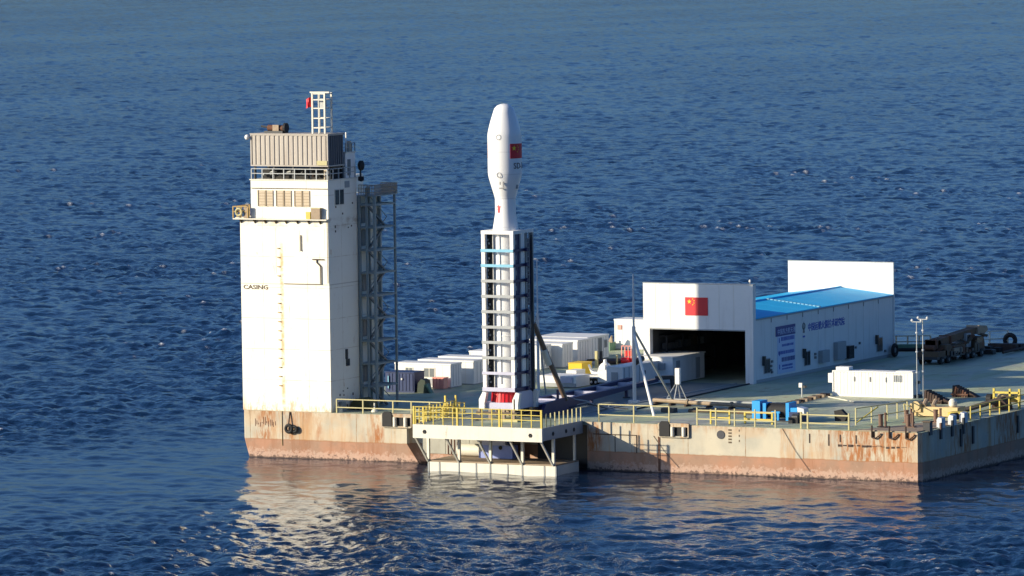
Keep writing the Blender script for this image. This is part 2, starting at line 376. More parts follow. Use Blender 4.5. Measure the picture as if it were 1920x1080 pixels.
def make_sea():
    yaw0 = math.atan2(-CAM.x-35, -CAM.y+20)        # towards the barge
    ds = [6, 40, 110, 200, 290, 360, 400]; d = 425.0
    while d < 3800: ds.append(d); d += .37*(d/450)**1.5
    while d < 80000: ds.append(d); d *= 1.35
    ang = list(np.linspace(-.145, .145, 600))
    coarse = list(np.linspace(.18, math.pi, 40)); full = [-a for a in coarse[::-1]]+ang+coarse[:-1]
    A = np.array(full)+yaw0; D = np.array(ds)
    DD, AA = np.meshgrid(D, A, indexing='ij')
    x = CAM.x+DD*np.sin(AA); y = CAM.y+DD*np.cos(AA)
    wind = np.array([-.25, -.97]); wind /= np.linalg.norm(wind)
    TA = wave_tile(211, 512, 9, 1.5, 45, WAVE_A, wind, 3, 1.0)
    TB = wave_tile(47.3, 256, 2.6, .5, 6, WAVE_B, wind, 5, .6)
    dr = .37*(DD/450)**1.5; da = DD*.31/540
    inner = ((np.abs(AA-yaw0) < .15) & (DD > 400) & (DD < 3800)).astype(float)
    fB = np.clip(1.8-dr/1.6, .55, 1); fA = np.clip(1.5-dr/14.0, .45, 1)
    # the barge shelters the water next to it
    ddx = np.maximum(np.maximum(-80-x, x-2), 0); ddy = np.maximum(np.maximum(-y-4, y-140), 0); dist = np.hypot(ddx*2.6, ddy)
    lee = np.clip(dist/100, 0, 1); t = lee; opens = .20+.80*t*t*(3-2*t)
    calmer = np.exp(-(((x+66)/17)**2+((y+30)/60)**2)); opens = opens*(1-.45*calmer)
    sA = sample(TA[0], 211, x, y); sB = sample(TB[0], 47.3, x, y)
    gust = .75+.5*sample(TA[0], 211*9.7, x+300, y)/TA[0].std()*.5; gust = np.clip(gust*1.15-.08, .40, 1.55)
    a1 = inner*fA*(.22+.78*opens); b1 = inner*fB*opens*gust
    z = sA*a1+sB*b1
    X = x+(sample(TA[1], 211, x, y)*a1+sample(TB[1], 47.3, x, y)*b1)*.9
    Y = y+(sample(TA[2], 211, x, y)*a1+sample(TB[2], 47.3, x, y)*b1)*.9
    J = sample(TA[3], 211, x, y)*a1+sample(TB[3], 47.3, x, y)*b1
    nr, nc = x.shape
    co = np.stack([X, Y, z], -1).reshape(-1, 3).astype(np.float32)
    I = np.arange(nr-1)[:, None]*nc; Jn = np.arange(nc)[None, :]; J2 = (Jn+1) % nc
    q = np.stack([I+Jn, I+J2, I+nc+J2, I+nc+Jn], -1).reshape(-1, 4).astype(np.int32)[:, ::-1]
    me = bpy.data.meshes.new('sea'); me.vertices.add(len(co)); me.vertices.foreach_set('co', co.ravel())
    me.loops.add(q.size); me.loops.foreach_set('vertex_index', q.ravel())
    me.polygons.add(len(q)); me.polygons.foreach_set('loop_start', np.arange(0, q.size, 4, dtype=np.int32))
    me.update(calc_edges=True)
    me.polygons.foreach_set('use_smooth', np.ones(len(q), dtype=bool))
    at = me.attributes.new('open_sea', 'FLOAT', 'POINT'); at.data.foreach_set('value', opens.ravel().astype(np.float32))
    Jr = J.ravel(); th = np.quantile(J[(inner > 0)], 0.99965); fo = np.clip((Jr-th)/(th*.12), 0, 1)*(opens.ravel() > .8)
    at = me.attributes.new('foam', 'FLOAT', 'POINT'); at.data.foreach_set('value', fo.astype(np.float32))
    if me.polygons[10].normal.z < 0: me.flip_normals()
    me.materials.append(M['sea'])
    o = bpy.data.objects.new('sea', me); sc.collection.objects.link(o); structure(o)
WAVE_A, WAVE_B = .60, .38
make_sea()
# ------------------------------------------------------------------ barge
barge = thing('launch_barge', 'long flat launch barge with rusty beige side, red boot band and green deck', 'barge', (0, 0, 0))
outline = [(-74.05, .3), (-73.8, 0), (-55.3, 0), (-54.7, 1.2), (-46.0, 1.2), (-45.6, 3.6), (-36.2, 3.6), (-35.3, 0), (-.35, 0), (0, .35), (0, 150), (-20, 150),
           (-24, 107), (-30, 98.5), (-36.7, 90.5), (-42, 88.2), (-73.6, 86)]
def hull_mesh():
    b = B(); lv = [-3, 0, .8, 1.9, 3.2, H-.03]
    # subdivide the long straight sides
    pts = []
    for i, p in enumerate(outline):
        q = outline[(i+1) % len(outline)]; L = math.hypot(q[0]-p[0], q[1]-p[1]); k = max(1, int(L/3))
        for j in range(k): pts.append((p[0]+(q[0]-p[0])*j/k, p[1]+(q[1]-p[1])*j/k))
    n = len(pts); vs = []
    for z in lv:
        for (x, y) in pts:
            dx = 0
            if x < -73.5: dx = max(0, (1.9-z))*.28 if y < 80 else 0       # raked lower corner
            if -55.4 < x < -54.0 and y < 1.3: dx += max(0, 1.9-z)*.7
            vs.append((x+dx, y, z))
    fs = [(k*n+i, k*n+(i+1) % n, (k+1)*n+(i+1) % n, (k+1)*n+i) for k in range(len(lv)-1) for i in range(n)]
    b.add(vs, fs); return b
hull = hull_mesh().build('hull', M['hull'], barge)
dk = B(); dkpoly = [(-74.05, .3), (-73.8, 0), (-.35, 0), (0, .35)]+outline[10:]
dkpoly = [(x+(.03 if x < -40 else -.03), y+(.03 if y < 1 else -.03)) for x, y in dkpoly]; dk.prism(dkpoly, H-.35, H); dk.build('deck', M['deck'], barge)
B().box(-50.1, -37.35, 5.2, 43.1, H-.05, H+.006).build('track_plate', M['track'], barge)
for x in (-48.2, -39.4): B().box(x, x+.18, 5.2, 43.1, H, H+.10).build('track_rail', M['grey'], barge)
for a, c in ((-54.2, -51.6), (-51.55, -48.9), (-48.85, -46.1)): B().box(a, c, 1.12, 1.17, .95, H-.42).build('recess_plate', M['greyplate'], barge)
b = B()
for i in range(5): b.box(-51.3+i*.35, -51.22+i*.35, 1.06, 1.11, .9, 2.9-.25*i)
b.build('rust_run', M['rusty'], barge)
# rubbing strake and welded details on the stern face
b = B(); b.box(-55.2, -35.4, 3.55, 3.8, H-1.2, H-.36); b.build('recess_beam', M['grey'], barge)
for x0, x1, nm in ((-57.95, -54.75, 'fairlead'), (-27.4, -24.35, 'fairlead')):
    f = B(); f.box(x0-.12, x0, -.22, .1, H-1.2, H+.12); f.box(x1, x1+.12, -.22, .1, H-1.2, H+.12); f.box(x0, x1, -.22, .1, H-1.25, H-1.1); f.box(x0, x1, -.22, .1, H+.02, H+.14)
    fo = f.build(nm, M['hull'], barge)
    B().box(x0, x1, -.10, -.02, H-1.05, H-.22).build('opening', M['black'], fo)  # black panel in place of a cut opening, for the recess shade
    B().prism([(x0+.05, H-1.15), (x0+1.12, H-1.15), (x0+1.12, H+.05), (x0+.95, H+.32), (x0+.25, H+.32), (x0+.05, H+.1)], -.30, -.11, 'xz').build('rubber_pad', M['black'], fo)
    B().box(x0+1.2, x1, -.2, -.02, H-.22, H+.1).build('lintel', M['hull'], fo)
    for xx in (x0+1.45, x0+2.65): B().tube((xx, -.26, H-1.1), (xx, -.26, H-.2), .19, 12).build('roller', M['offwhite'], fo, smooth=True)
def tyre_fender(x, z, label):
    t = thing('tyre_fender', label, 'tyre', (x, -.3, z))
    B().torus((x, -.32, z), .36, .17, 'y').build('tyre', M['black'], t, smooth=True)
    B().path([(x-.05, -.3, z+.36), (x, -.06, H-.05)], .07).build('rope', M['darkrust'], t)
    return t
t = tyre_fender(-68.55, 3.05, 'black tyre hanging as a fender on the hull below the white casing tower')
B().torus((-67.95, -.25, 3.0), .26, .14, 'y').build('tyre', M['black'], t, smooth=True)
# old marks, patches, hooks of the stern
b = B()
for i in range(13):
    x = -72.6+i*.19+random.uniform(-.05, .05); b.box(x, x+.07, -.012, 0, 3.1+random.uniform(0, .45), 3.5+random.uniform(0, .65))
b.build('flaked_marking', M['rusty'], barge)
b = B(); b.box(-34.6, -29.9, -.05, -.0, 3.55, 3.63); b.box(-29.98, -29.9, -.05, 0, 1.85, 3.55); b.box(-32.3, -32.24, -.04, 0, 1.9, 3.55); b.build('patch_frame', M['darkrust'], barge)
B().box(-27.62, -27.42, -.06, 0, .2, H-.3).build('drain_pipe', M['rusty'], barge)
b = B(); b.lathe([(.05, 0), (.42, 0), (.42, .05)], (-20.9, -.06, 3.95), 14, 'y'); b.build('draught_disc', M['darkmark'], barge)
b = B()
for i, z in enumerate((4.35, 4.05, 3.75, 3.45, 3.15)): b.box(-20.1, -19.75, -.02, 0, z, z+.16)
for z in (4.3, 3.8, 3.3): b.box(-19.0, -18.9, -.02, 0, z, z+.2)
b.build('draught_marks', M['ink'], barge)
for x, ln in ((-11.6, .9), (-9.6, 1.1), (-8.4, .7), (-6.75, .8)): B().box(x, x+.12, -.03, 0, 4.35-ln, 4.35).build('scupper_stain', M['darkrust'], barge)
for x in (-5.0, -3.2, -1.5):
    hk = B(); hk.tube((x, -.12, 5.35), (x, -.14, 4.2), .09, 8)
    hk.path([(x, -.14, 4.2), (x+.35, -.18, 4.12), (x+.7, -.16, 4.35), (x+.95, -.1, 4.6)], .07)
    hk.build('hook', M['darkrust'], barge)
b = B()
for i in range(14):
    x = -8.6+i*.5+random.uniform(-.1, .1); b.box(x, x+random.uniform(.3, .6), -.025, 0, 3.25+random.uniform(-.12, .12), 3.34+random.uniform(0, .1))
b.build('scraped_mark', M['darkrust'], barge)
for y in (9.5, 24.0, 29.0, 12.5): B().box(-.0, .16, y, y+.35, 2.6, 4.3).build('fender_rib', M['darksteel'], barge)
B().path([(-28.1, -.05, 3.6), (-27.0, -.08, 2.2), (-25.4, -.08, .6)], .022, 5).build('rope', M['darkmark'], barge)
B().path([(-14.4, -.05, H), (-13.0, -.08, 2.6), (-11.5, -.08, .7)], .022, 5).build('rope', M['darkmark'], barge)
# ------------------------------------------------------------------ casing tower
ct = thing('casing_tower', 'tall white casing tower with rust streaks at the left end of the barge', 'tower', (-68.9, 3, H))
XR = -63.85
B().box(-74.0, XR, .02, 5.9, H+.005, 24.1).build('tower_wall', M['casing'], ct)
B().box(-72.7, XR, .02, 5.9, 24.1, 27.95).build('wheelhouse_wall', M['casing'], ct)
B().box(-74.0, XR-.05, 5.9, 11.2, H+.005, 26.2).build('rear_wall', M['casing'], ct)
B().box(-74.0, -68.0, 11.2, 14.9, H+.005, 27.9).build('rear_wall', M['casing'], ct)  # added unseen block, depth and height set for the shadow on the hangar
B().box(-72.8, XR+.08, -.06, 6.0, 27.95, 28.05).build('roof_slab', M['offwhite'], ct)
bal = B().box(-74.55, XR+.05, -.5, .02, 24.0, 24.12).box(-74.55, -72.7, .02, 3.0, 24.1, 24.18).build('balcony', M['offwhite'], ct)
for x in (-73.9, -72.3, -71.1, -69.9, -68.7, -67.4, -66.1, -64.8): B().prism([(-.4, 24.0), (.0, 24.0), (.0, 23.6)], x, x+.10, 'yz').build('bracket', M['ink'], ct)
# shutters of the wheelhouse: three pairs
for i, x in enumerate((-71.85, -70.95, -69.75, -68.85, -67.65, -66.75)):
    s_ = B().box(x, x+.82, -.07, .02, 25.35, 26.95).build('window', M['tan'], ct)
    k = B()
    for j in range(5): k.box(x+.06, x+.76, -.10, -.07, 25.48+j*.29, 25.53+j*.29)
    k.box(x, x+.07, -.13, -.07, 25.35, 26.95); k.build('shutter_rib', M['shutterrib'], s_)
w_ = B().box(XR, XR+.05, 1.35, 3.25, 25.4, 27.05).build('window', M['offwhite'], ct)
for y in (1.45, 2.4): B().box(XR+.05, XR+.08, y, y+.75, 25.5, 26.95).build('pane', M['windowdark'], w_)
B().box(XR, XR+.06, 3.5, 4.4, 27.1, 27.75).build('vent_hood', M['grey'], ct)
for z in np.arange(7.3, 21.6, .92): 
    if abs(z-17.5) > .4: B().box(-69.74, -69.46, -.10, .02, z, z+.08).build('rung', M['rustrail'], ct)
B().path([(-69.5, -.05, H), (-69.5, -.05, 1.3)], .035, 5).build('drain_pipe', M['rustrail'], ct)
for pts, nm in (([(-67.0, -.08, 20.9), (-67.0, -.08, 22.5)], 'pipe'), ([(-64.75, -.08, 17.6), (-64.75, -.08, 19.4), (-65.2, -.08, 19.8), (-65.2, -.08, 20.1)], 'pipe'),
                ([(-65.7, -.08, 20.1), (-64.4, -.08, 20.1)], 'pipe'), ([(-72.6, -.06, 27.15), (XR, -.06, 27.15)], 'cable'),
                ([(-69.0, -.04, 17.6), (-64.75, -.04, 17.6)], 'cable'), ([(XR-.1, -.07, 17.7), (XR-.1, -.07, 23.9)], 'cable')):
    B().path(pts, .06 if nm == 'pipe' else .035, 6).build(nm, M['ink'], ct)
for x0, x1, z0, z1 in ((-72.0, -69.9, 18.6, 23.2), (-68.9, -67.2, 20.8, 23.0), (-68.6, -64.9, 17.7, 20.7), (-66.9, -64.3, 21.0, 23.2)):
    B().box(x0, x1, .0, .021, z0, z1).build('wall_plate', M['casing'], ct)
b = B(); b.box(XR, XR+.1, 3.1, 3.5, 9.9, 10.9); b.box(XR, XR+.08, 3.2, 3.9, 9.2, 9.9); b.build('hatch', M['windowdark'], ct)
b = B()
for i in range(16):
    y = random.uniform(.4, 5.6); z = random.choice((random.uniform(5, 8.5), random.uniform(22, 27))); b.box(XR, XR+.03, y, y+.2, z, z+random.uniform(.1, .3))
b.build('wall_fitting', M['ink'], ct)
# balcony railing with gear
def railing(name, label, pts, h, step, mat, lv=(1.0, .55), r=.035, cat='railing', group=None, cam_=None):
    t = thing(name, label, cat, pts[0], group)
    for a, c in zip(pts, pts[1:]):
        a = Vector(a); c = Vector(c); L = (c-a).length; n = max(1, round(L/step))
        for i in range(n+1):
            if i == 0 and a != Vector(pts[0]): continue
            p = a.lerp(c, i/n); B().bar(p, p+Vector((0, 0, h)), r*1.25).build('post', mat, t)
        for l in lv: B().bar(a+Vector((0, 0, h*l)), c+Vector((0, 0, h*l)), r).build('rail', mat, t)
    return t
railing('balcony_railing', 'small rusty yellowish railing round the left end of the casing tower balcony', [(-72.8, -.48, 24.15), (-74.5, -.48, 24.15), (-74.5, 2.8, 24.15)], 1.15, .9, M['rustrail'], r=.045)
lb = thing('lifebuoy', 'yellow lifebuoy hung on the balcony railing at the tower left side', 'lifebuoy', (-73.75, -.9, 24.75))
B().torus((-73.75, -.62, 24.75), .34, .11, 'y').build('ring', M['palerail'], lb, smooth=True)
B().box(-73.3, -72.85, -.45, -.1, 24.15, 25.2).build('locker_plate', M['pipe'], lb)
eb = thing('balcony_gear_box', 'dull yellow gear box standing at the right end of the tower balcony', 'box', (-65.3, -.5, 24.15))
B().box(-65.55, -64.55, -.45, -.1, 24.15, 25.2).build('box_body', M['pipe'], eb)
B().box(-66.15, -65.65, -.45, -.2, 24.15, 24.85).build('yellow_bag', M['yellow'], eb)
B().box(-65.6, -64.5, -.48, -.05, 25.2, 25.27).build('lid', M['palerail'], eb)
railing('roof_railing', 'thin grey railing round the wheelhouse roof under the corrugated container', [(-72.6, .05, 28.05), (-63.9, .05, 28.05), (-63.9, 5.8, 28.05)], 1.05, 1.25, M['poledim'], r=.04)
# roof machinery under container
rm = thing('roof_machinery', 'dark tangle of machinery and pipes on the wheelhouse roof below the container', 'machinery', (-68.5, 2.2, 28.05))
B().box(-72.3, -64.1, 1.6, 4.6, 28.06, 29.1).build('machine_body', M['black'], rm)
for i in range(9):
    x = -72.0+i*.88; B().tube((x, 1.3, 28.4+random.uniform(0, .3)), (x+random.uniform(.2, .7), 1.3, 28.3+random.uniform(0, .6)), random.uniform(.08, .2), 8).build('pipe', random.choice((M['brown'], M['darkrust'], M['grey'], M['darksteel'])), rm)
B().box(-64.65, -64.2, .7, 1.3, 28.06, 29.0).build('rust_box', M['tan'], rm)
for x in (-72.4, -70.2, -68.0, -66.0, -63.95): B().box(x-.1, x+.1, .35, .55, 28.06, 29.3).build('container_leg', M['darksteel'], rm)
for x in (-72.4, -63.95): B().box(x-.1, x+.1, 3.1, 3.3, 28.06, 29.3).build('container_leg', M['darksteel'], rm)
# container on the roof
rc = thing('roof_container', 'weathered grey corrugated container raised on top of the casing tower', 'container', (-68.2, 1.8, 29.35))
x0, x1, y0, y1, z0, z1 = -72.7, -63.8, .1, 3.45, 29.35, 32.55
B().box(x0+.08, x1-.1, y0+.12, y1-.05, z0+.05, z1-.08).build('container_core', M['contshade'], rc)
n_p = 16
for i in range(n_p):
    a = x0+.15+(x1-x0-.3)*i/n_p; c = x0+.15+(x1-x0-.3)*(i+1)/n_p
    B().prism([(a, y0+.10), (a+.10, y0+.02), (c-.14, y0+.02), (c-.05, y0+.10), (c, y0+.10), (c, y0+.13), (a, y0+.13)], z0+.15, z1-.12).build('wall_panel', M['container'], rc)
for i in range(7):
    a = y0+.15+(y1-y0-.3)*i/7; c = y0+.15+(y1-y0-.3)*(i+1)/7
    B().box(x1-.09, x1-.03, a+.1, c-.05, z0+.15, z1-.12).build('wall_panel', M['contshade'], rc)
b = B(); b.box(x0, x1, y0-.02, y0+.14, z0, z0+.14); b.box(x0, x1, y0-.02, y0+.14, z1-.12, z1); b.box(x1-.12, x1+.02, y0+.14, y1, z0, z0+.14); b.box(x1-.12, x1+.02, y0+.14, y1, z1-.12, z1)
for xx in (x0, x1-.14): b.box(xx, xx+.14, y0-.03, y0+.13, z0+.14, z1-.12)
b.build('frame', M['container'], rc)
B().box(x0-.05, x1+.05, y0-.05, y1+.05, z1, z1+.08).build('roof', M['container'], rc)
B().box(-65.05, -63.9, -.0, .07, 29.5, 29.95).build('name_plate', M['palerail'], rc)
fl = thing('floodlight', 'round white floodlight at the left top corner of the roof container', 'lamp', (-73.0, 0, 32.2))
B().lathe([(.02, -.28), (.2, -.2), (.28, 0), (.2, .2), (.02, .28)], (-73.0, .0, 32.25), 12).build('lamp_globe', M['white'], fl, smooth=True)
B().bar((-73.0, .1, 32.2), (-72.6, .2, 32.2), .06).build('arm', M['darksteel'], fl)
# winch junk on container
ju = thing('roof_winch', 'dark rusty winch lying on the roof container', 'winch', (-70.6, 1.5, 32.65))
B().box(-71.6, -69.5, 1.0, 2.2, 32.63, 32.85).build('skid', M['darksteel'], ju)
B().tube((-71.4, 1.5, 33.15), (-69.6, 1.5, 33.1), .30, 12).build('drum', M['rusty'], ju, smooth=True)
B().box(-70.7, -70.0, 1.1, 1.5, 32.85, 33.45).build('motor', M['pipe'], ju)
B().lathe([(.5, -.12), (.5, .12)], (-69.4, 1.5, 33.15), 14, 'x').build('flange', M['black'], ju)
B().path([(-72.2, 1.5, 33.3), (-71.4, 1.5, 33.2)], .12).build('shaft', M['darksteel'], ju)
# lattice mast + flag
lm = thing('lattice_mast', 'white square lattice mast on top of the roof container', 'mast', (-65.2, 1.8, 32.65))
mx0, mx1, my0, my1, mz0, mz1 = -65.95, -64.55, .9, 2.3, 32.63, 36.7
for x in (mx0, mx1):
    for y in (my0, my1): B().bar((x, y, mz0), (x, y, mz1), .085).build('leg', M['offwhite'], lm)
for z in (33.2, 34.15, 35.15, 36.0, 36.6):
    for a, c in (((mx0, my0), (mx1, my0)), ((mx1, my0), (mx1, my1)), ((mx0, my1), (mx1, my1)), ((mx0, my0), (mx0, my1))):
        B().bar((*a, z), (*c, z), .055).build('brace', M['offwhite'], lm)
B().bar((mx0-.25, my0, 36.75), (mx1+.55, my0, 36.75), .07).build('top_bar', M['offwhite'], lm)
B().bar((mx0+.7, my0, 32.63), (mx0+.7, my0, 36.7), .045).build('ladder_rail', M['offwhite'], lm)
B().box(-65.5, -64.9, 1.3, 1.9, 35.2, 36.1).build('mast_lamp', M['poledim'], lm)
fg = thing('small_flag', 'small red flag flying on the left side of the lattice mast', 'flag', (-66.3, .9, 35.3))
b = B(); vs = []
for i in range(6):
    for j in range(5): vs.append((-66.05-.13*i, .9+.12*math.sin(i*1.3+j*.6), 35.35+.24*j-.05*i))
b.add(vs, [(i*5+j, (i+1)*5+j, (i+1)*5+j+1, i*5+j+1) for i in range(5) for j in range(4)]); b.add([(v[0], v[1]+.02, v[2]) for v in vs], [(i*5+j, i*5+j+1, (i+1)*5+j+1, (i+1)*5+j) for i in range(5) for j in range(4)])
b.build('cloth', M['flagred'], fg, smooth=True)
B().bar((-66.03, .9, 35.1), (-66.03, .9, 36.6), .03).build('flag_pole', M['offwhite'], fg)
# small white deckhouse behind container
dh = thing('rooftop_deckhouse', 'narrow white deckhouse behind the roof container with aerials on it', 'deckhouse', (-65.4, 5.0, 28.05))
B().box(-66.9, -63.95, 3.9, 5.9, 28.06, 30.55).build('wall', M['white'], dh)
B().box(-67.0, -63.85, 3.85, 6.0, 30.55, 30.65).build('roof', M['offwhite'], dh)
B().box(-63.95, -63.9, 4.3, 4.9, 28.3, 29.9).build('door', M['windowgrey'], dh)
b = B()
for y in (3.95, 4.6, 5.25, 5.9): b.bar((-63.95, y, 30.65), (-63.95, y, 31.5), .04)
b.bar((-63.95, 3.95, 31.5), (-63.95, 5.9, 31.5), .04); b.bar((-63.95, 3.95, 31.1), (-63.95, 5.9, 31.1), .035); b.build('railing', M['grey'], dh)
B().box(-64.6, -64.2, 5.2, 5.6, 30.65, 31.7).build('aerial_box', M['tan'], dh)
B().bar((-64.4, 4.9, 30.65), (-64.4, 4.9, 32.6), .05).build('aerial', M['white'], dh)
rb = thing('round_black_horn', 'round black loudhailer on the right side of the rooftop deckhouse', 'loudspeaker', (-63.6, 6.2, 29.0))
B().lathe([(.1, -.35), (.5, -.1), (.5, .15), (.2, .3)], (-63.5, 6.3, 29.2), 16, 'x').build('horn', M['black'], rb, smooth=True)
B().bar((-63.5, 6.2, 28.0), (-63.5, 6.2, 29.0), .07).build('bracket', M['darksteel'], rb)
B().lathe([(.05, 0), (.3, .1), (.3, .5)], (-63.4, 6.1, 27.6), 12).build('junction_drum', M['black'], rb)
# ------------------------------------------------------------------ stair tower
stw = thing('stair_tower', 'grey steel lattice stair tower on the right side of the casing tower', 'stair tower', (-62.8, 8.3, H))
sx0, sx1, sy0, sy1 = -63.7, -61.95, 6.15, 10.4; sz = 26.1
for x, y, r in ((sx0, sy0, .13), (sx1, sy0, .12), (sx0, sy1, .13), (sx1, sy1, .10), (sx0+.85, sy0, .10), (sx0, 8.2, .1)):
    B().bar((x, y, H), (x, y, sz+(.9 if r < .11 else 0)), r).build('post', M['stair'], stw)
lvls = [H+2.15+2.29*i for i in range(9)]
for i, z in enumerate(lvls):
    for a, c in (((sx0, sy0), (sx1, sy0)), ((sx1, sy0), (sx1, sy1)), ((sx0, sy1), (sx1, sy1)), ((sx0, sy0), (sx0, sy1))):
        B().bar((*a, z), (*c, z), .09).build('beam', M['stair'], stw)
    B().box(sx0, sx0+.9, sy0+.1, sy1-.1, z-.04, z+.04).build('landing', M['stair'], stw)
    za = z-2.29 if i else H
    ya, yb = (sy0+.3, sy1-.3) if i % 2 else (sy1-.3, sy0+.3)
    B().bar((sx0+.75, ya, za), (sx0+.75, yb, z), .10).build('stair_flight', M['windowgrey'], stw)
    B().bar((sx0+1.0, ya, za+.9), (sx0+1.0, yb, z+.9), .03).build('handrail', M['stair'], stw)
    if i % 2 or i > 7: B().box(XR+.005, XR+.03, sy0+.7, sy0+1.5, z-1.9, z-.25).build('wall_grating', M['windowgrey'], stw)
tp = B().box(sx0-.1, sx1+.15, sy0-.1, sy1+.4, sz, sz+.12).build('top_platform', M['stair'], stw)
b = B()
for i in range(24):
    y = sy0+(sy1-sy0+.3)*i/23; b.bar((sx1+.12, y, sz+.1), (sx1+.12, y, sz+1.15), .025)
for i in range(11):
    x = sx0+(sx1-sx0+.1)*i/10; b.bar((x, sy0-.08, sz+.1), (x, sy0-.08, sz+1.15), .025); b.bar((x, sy1+.38, sz+.1), (x, sy1+.38, sz+1.15), .025)
for z in (.4, .75, 1.15): b.bar((sx1+.12, sy0, sz+z), (sx1+.12, sy1+.4, sz+z), .035); b.bar((sx0, sy0-.08, sz+z), (sx1+.1, sy0-.08, sz+z), .035); b.bar((sx0, sy1+.38, sz+z), (sx1+.1, sy1+.38, sz+z), .035)
b.build('cage_railing', M['pipe'], stw)
# tarp-covered thing at the foot
tb = thing('tarp_bundle', 'olive tarpaulin bundle at the foot of the stair tower', 'tarpaulin', (-62.6, 4.3, H))
b = B()
prof = [(-1.3, 0), (-1.1, .75), (-.6, 1.1), (.1, 1.2), (.7, 1.0), (1.15, .6), (1.3, 0)]
b.prism([(-62.5+a*.95, H+z) for a, z in prof], 3.6, 5.2, 'xz'); b.build('tarpaulin', M['olivetarp'], tb, smooth=True)
B().box(-63.7, -61.3, 3.4, 3.6, H, H+.25).build('timber', M['darkrust'], tb)
cl = thing('deck_clutter', 'small grey fittings and a white sack lying by the foot of the casing tower corner', 'fittings', (-63.3, .9, H))
B().lathe([(.3, 0), (.3, .4), (.15, .5)], (-63.3, .8, H), 12).build('white_sack', M['offwhite'], cl)
B().box(-63.7, -63.4, 1.6, 2.2, H, H+1.0).build('meter_box', M['grey'], cl)
B().lathe([(.35, 0), (.32, .15), (.1, .35), (.08, .9)], (-60.1, 2.2, H), 12).build('white_cone', M['offwhite'], cl)
# ------------------------------------------------------------------ stern launch platform
pf = thing('launch_platform', 'off-white steel platform projecting from the barge over the water below the rocket', 'platform', (-42.8, -4.5, H))
PX0, PX1, PY = -49.85, -35.75, -8.85
B().box(PX0+.1, PX1-.1, PY+.1, -.02, H-.15, H+.02).build('deck_plate', M['deck'], pf)
B().box(PX0, PX1, PY, PY+.28, H-1.25, H+.08).build('front_beam', M['offwhite'], pf)
for x in (PX0, PX1-.28): B().box(x, x+.28, PY+.28, -.02, H-1.15, H+.08).build('side_beam', M['offwhite'] if x < -40 else M['grey'], pf)  # right beam in grey: shade of its side face put into the colour
for x in (-46.4, -43.0, -39.6): B().box(x, x+.25, PY+.28, -.02, H-1.0, H-.15).build('cross_beam', M['grey'], pf)
QY = -6.0
B().box(PX0+.2, PX1, QY, -1.0, .95, 1.08).build('lower_deck', M['pipe'], pf)
ps = [PX0+.15, -48.5, -46.35, -44.45, -42.9, -41.0, -39.4, -37.0, PX1]
for a, c in zip(ps, ps[1:]): B().box(a+.10, c-.02, QY, QY+.3, -.25, .93).build('pontoon_panel', M['offwhite'], pf)
for a in ps: B().box(a-.05, a+.09, QY-.05, QY+.2, -1.2, .90).build('pontoon_post', M['grey'], pf)
B().box(PX1-.3, PX1, QY+.3, -1.0, -.25, .93).build('pontoon_side', M['offwhite'], pf)
for x in (-49.75, -46.35, -42.9, -39.4, -36.05):
    B().bar((x, QY+.15, 1.08), (x, QY+.15, H-1.1), .13).build('column', M['offwhite'], pf)
    B().bar((x-.0, PY+.2, H-1.1), (x, QY+.0, 1.0), .085).build('brace', M['offwhite'], pf)
for x in (-46.1, -36.05): B().bar((x, -1.3, 1.08), (x, -1.3, H-1.1), .11).build('column', M['offwhite'], pf)
B().bar((-44.9, -4.2, 1.9), (-44.9, -4.2, H-1.0), .12).build('column', M['offwhite'], pf)
for x in (-48.55, -37.0): B().lathe([(.02, -.02), (.16, -.06), (.22, 0)], (x, PY-.02, H-.62), 6, 'y').build('socket', M['black'], pf)
for y in (-6.5, -3.7, -2.0): B().lathe([(.22, 0), (.16, .06), (.02, .02)], (PX1+.02, y, H-.62), 6, 'x').build('socket', M['black'], pf)
# launch table hinge under the platform
hg = thing('hinge_block', 'pale blue hinge bracket and grey cylinder under the launch platform', 'hinge', (-44, -1.2, 1.1))
B().box(-46.0, -42.3, -2.4, -1.2, 1.09, 2.35).build('base_block', M['hingeblue'], hg)
arc = [(-45.9, 2.35)]+[(-44.9+1.9*math.cos(t), 1.6+2.9*math.sin(t)) for t in np.linspace(1.75, .3, 9)]+[(-42.5, 2.35)]
B().prism(arc, -2.3, -1.9, 'xz').build('gusset', M['lavender'], hg)
B().prism([(a+.0, b_) for a, b_ in arc], -1.6, -1.2, 'xz').build('gusset', M['hingeblue'], hg)
for x, z in ((-44.6, 3.15), (-43.6, 2.15)): B().lathe([(.2, 0), (.2, .08)], (x, -2.45, z), 10, 'y').build('hole', M['black'], hg)
B().tube((-48.6, -1.6, 1.75), (-45.95, -1.6, 1.75), .62, 16).build('cylinder', M['offwhite'], hg, smooth=True)
B().tube((-49.2, 2.9, 2.9), (-45.0, 2.9, 2.9), .8, 16).build('cylinder', M['grey'], hg, smooth=True)
b = B(); [b.path([(x, 3.3, H-.5), (x, 3.3, 1.2), (x+.5, 3.3, 1.0)], .06, 5) for x in (-52.2, -51.8, -51.3)]; b.build('hose', M['rusty'], hg)
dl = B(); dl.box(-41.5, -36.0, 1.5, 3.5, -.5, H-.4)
dl.build('void_shade_block', M['darksteel'], hg)  # added dark block stands in for the shade inside the recess
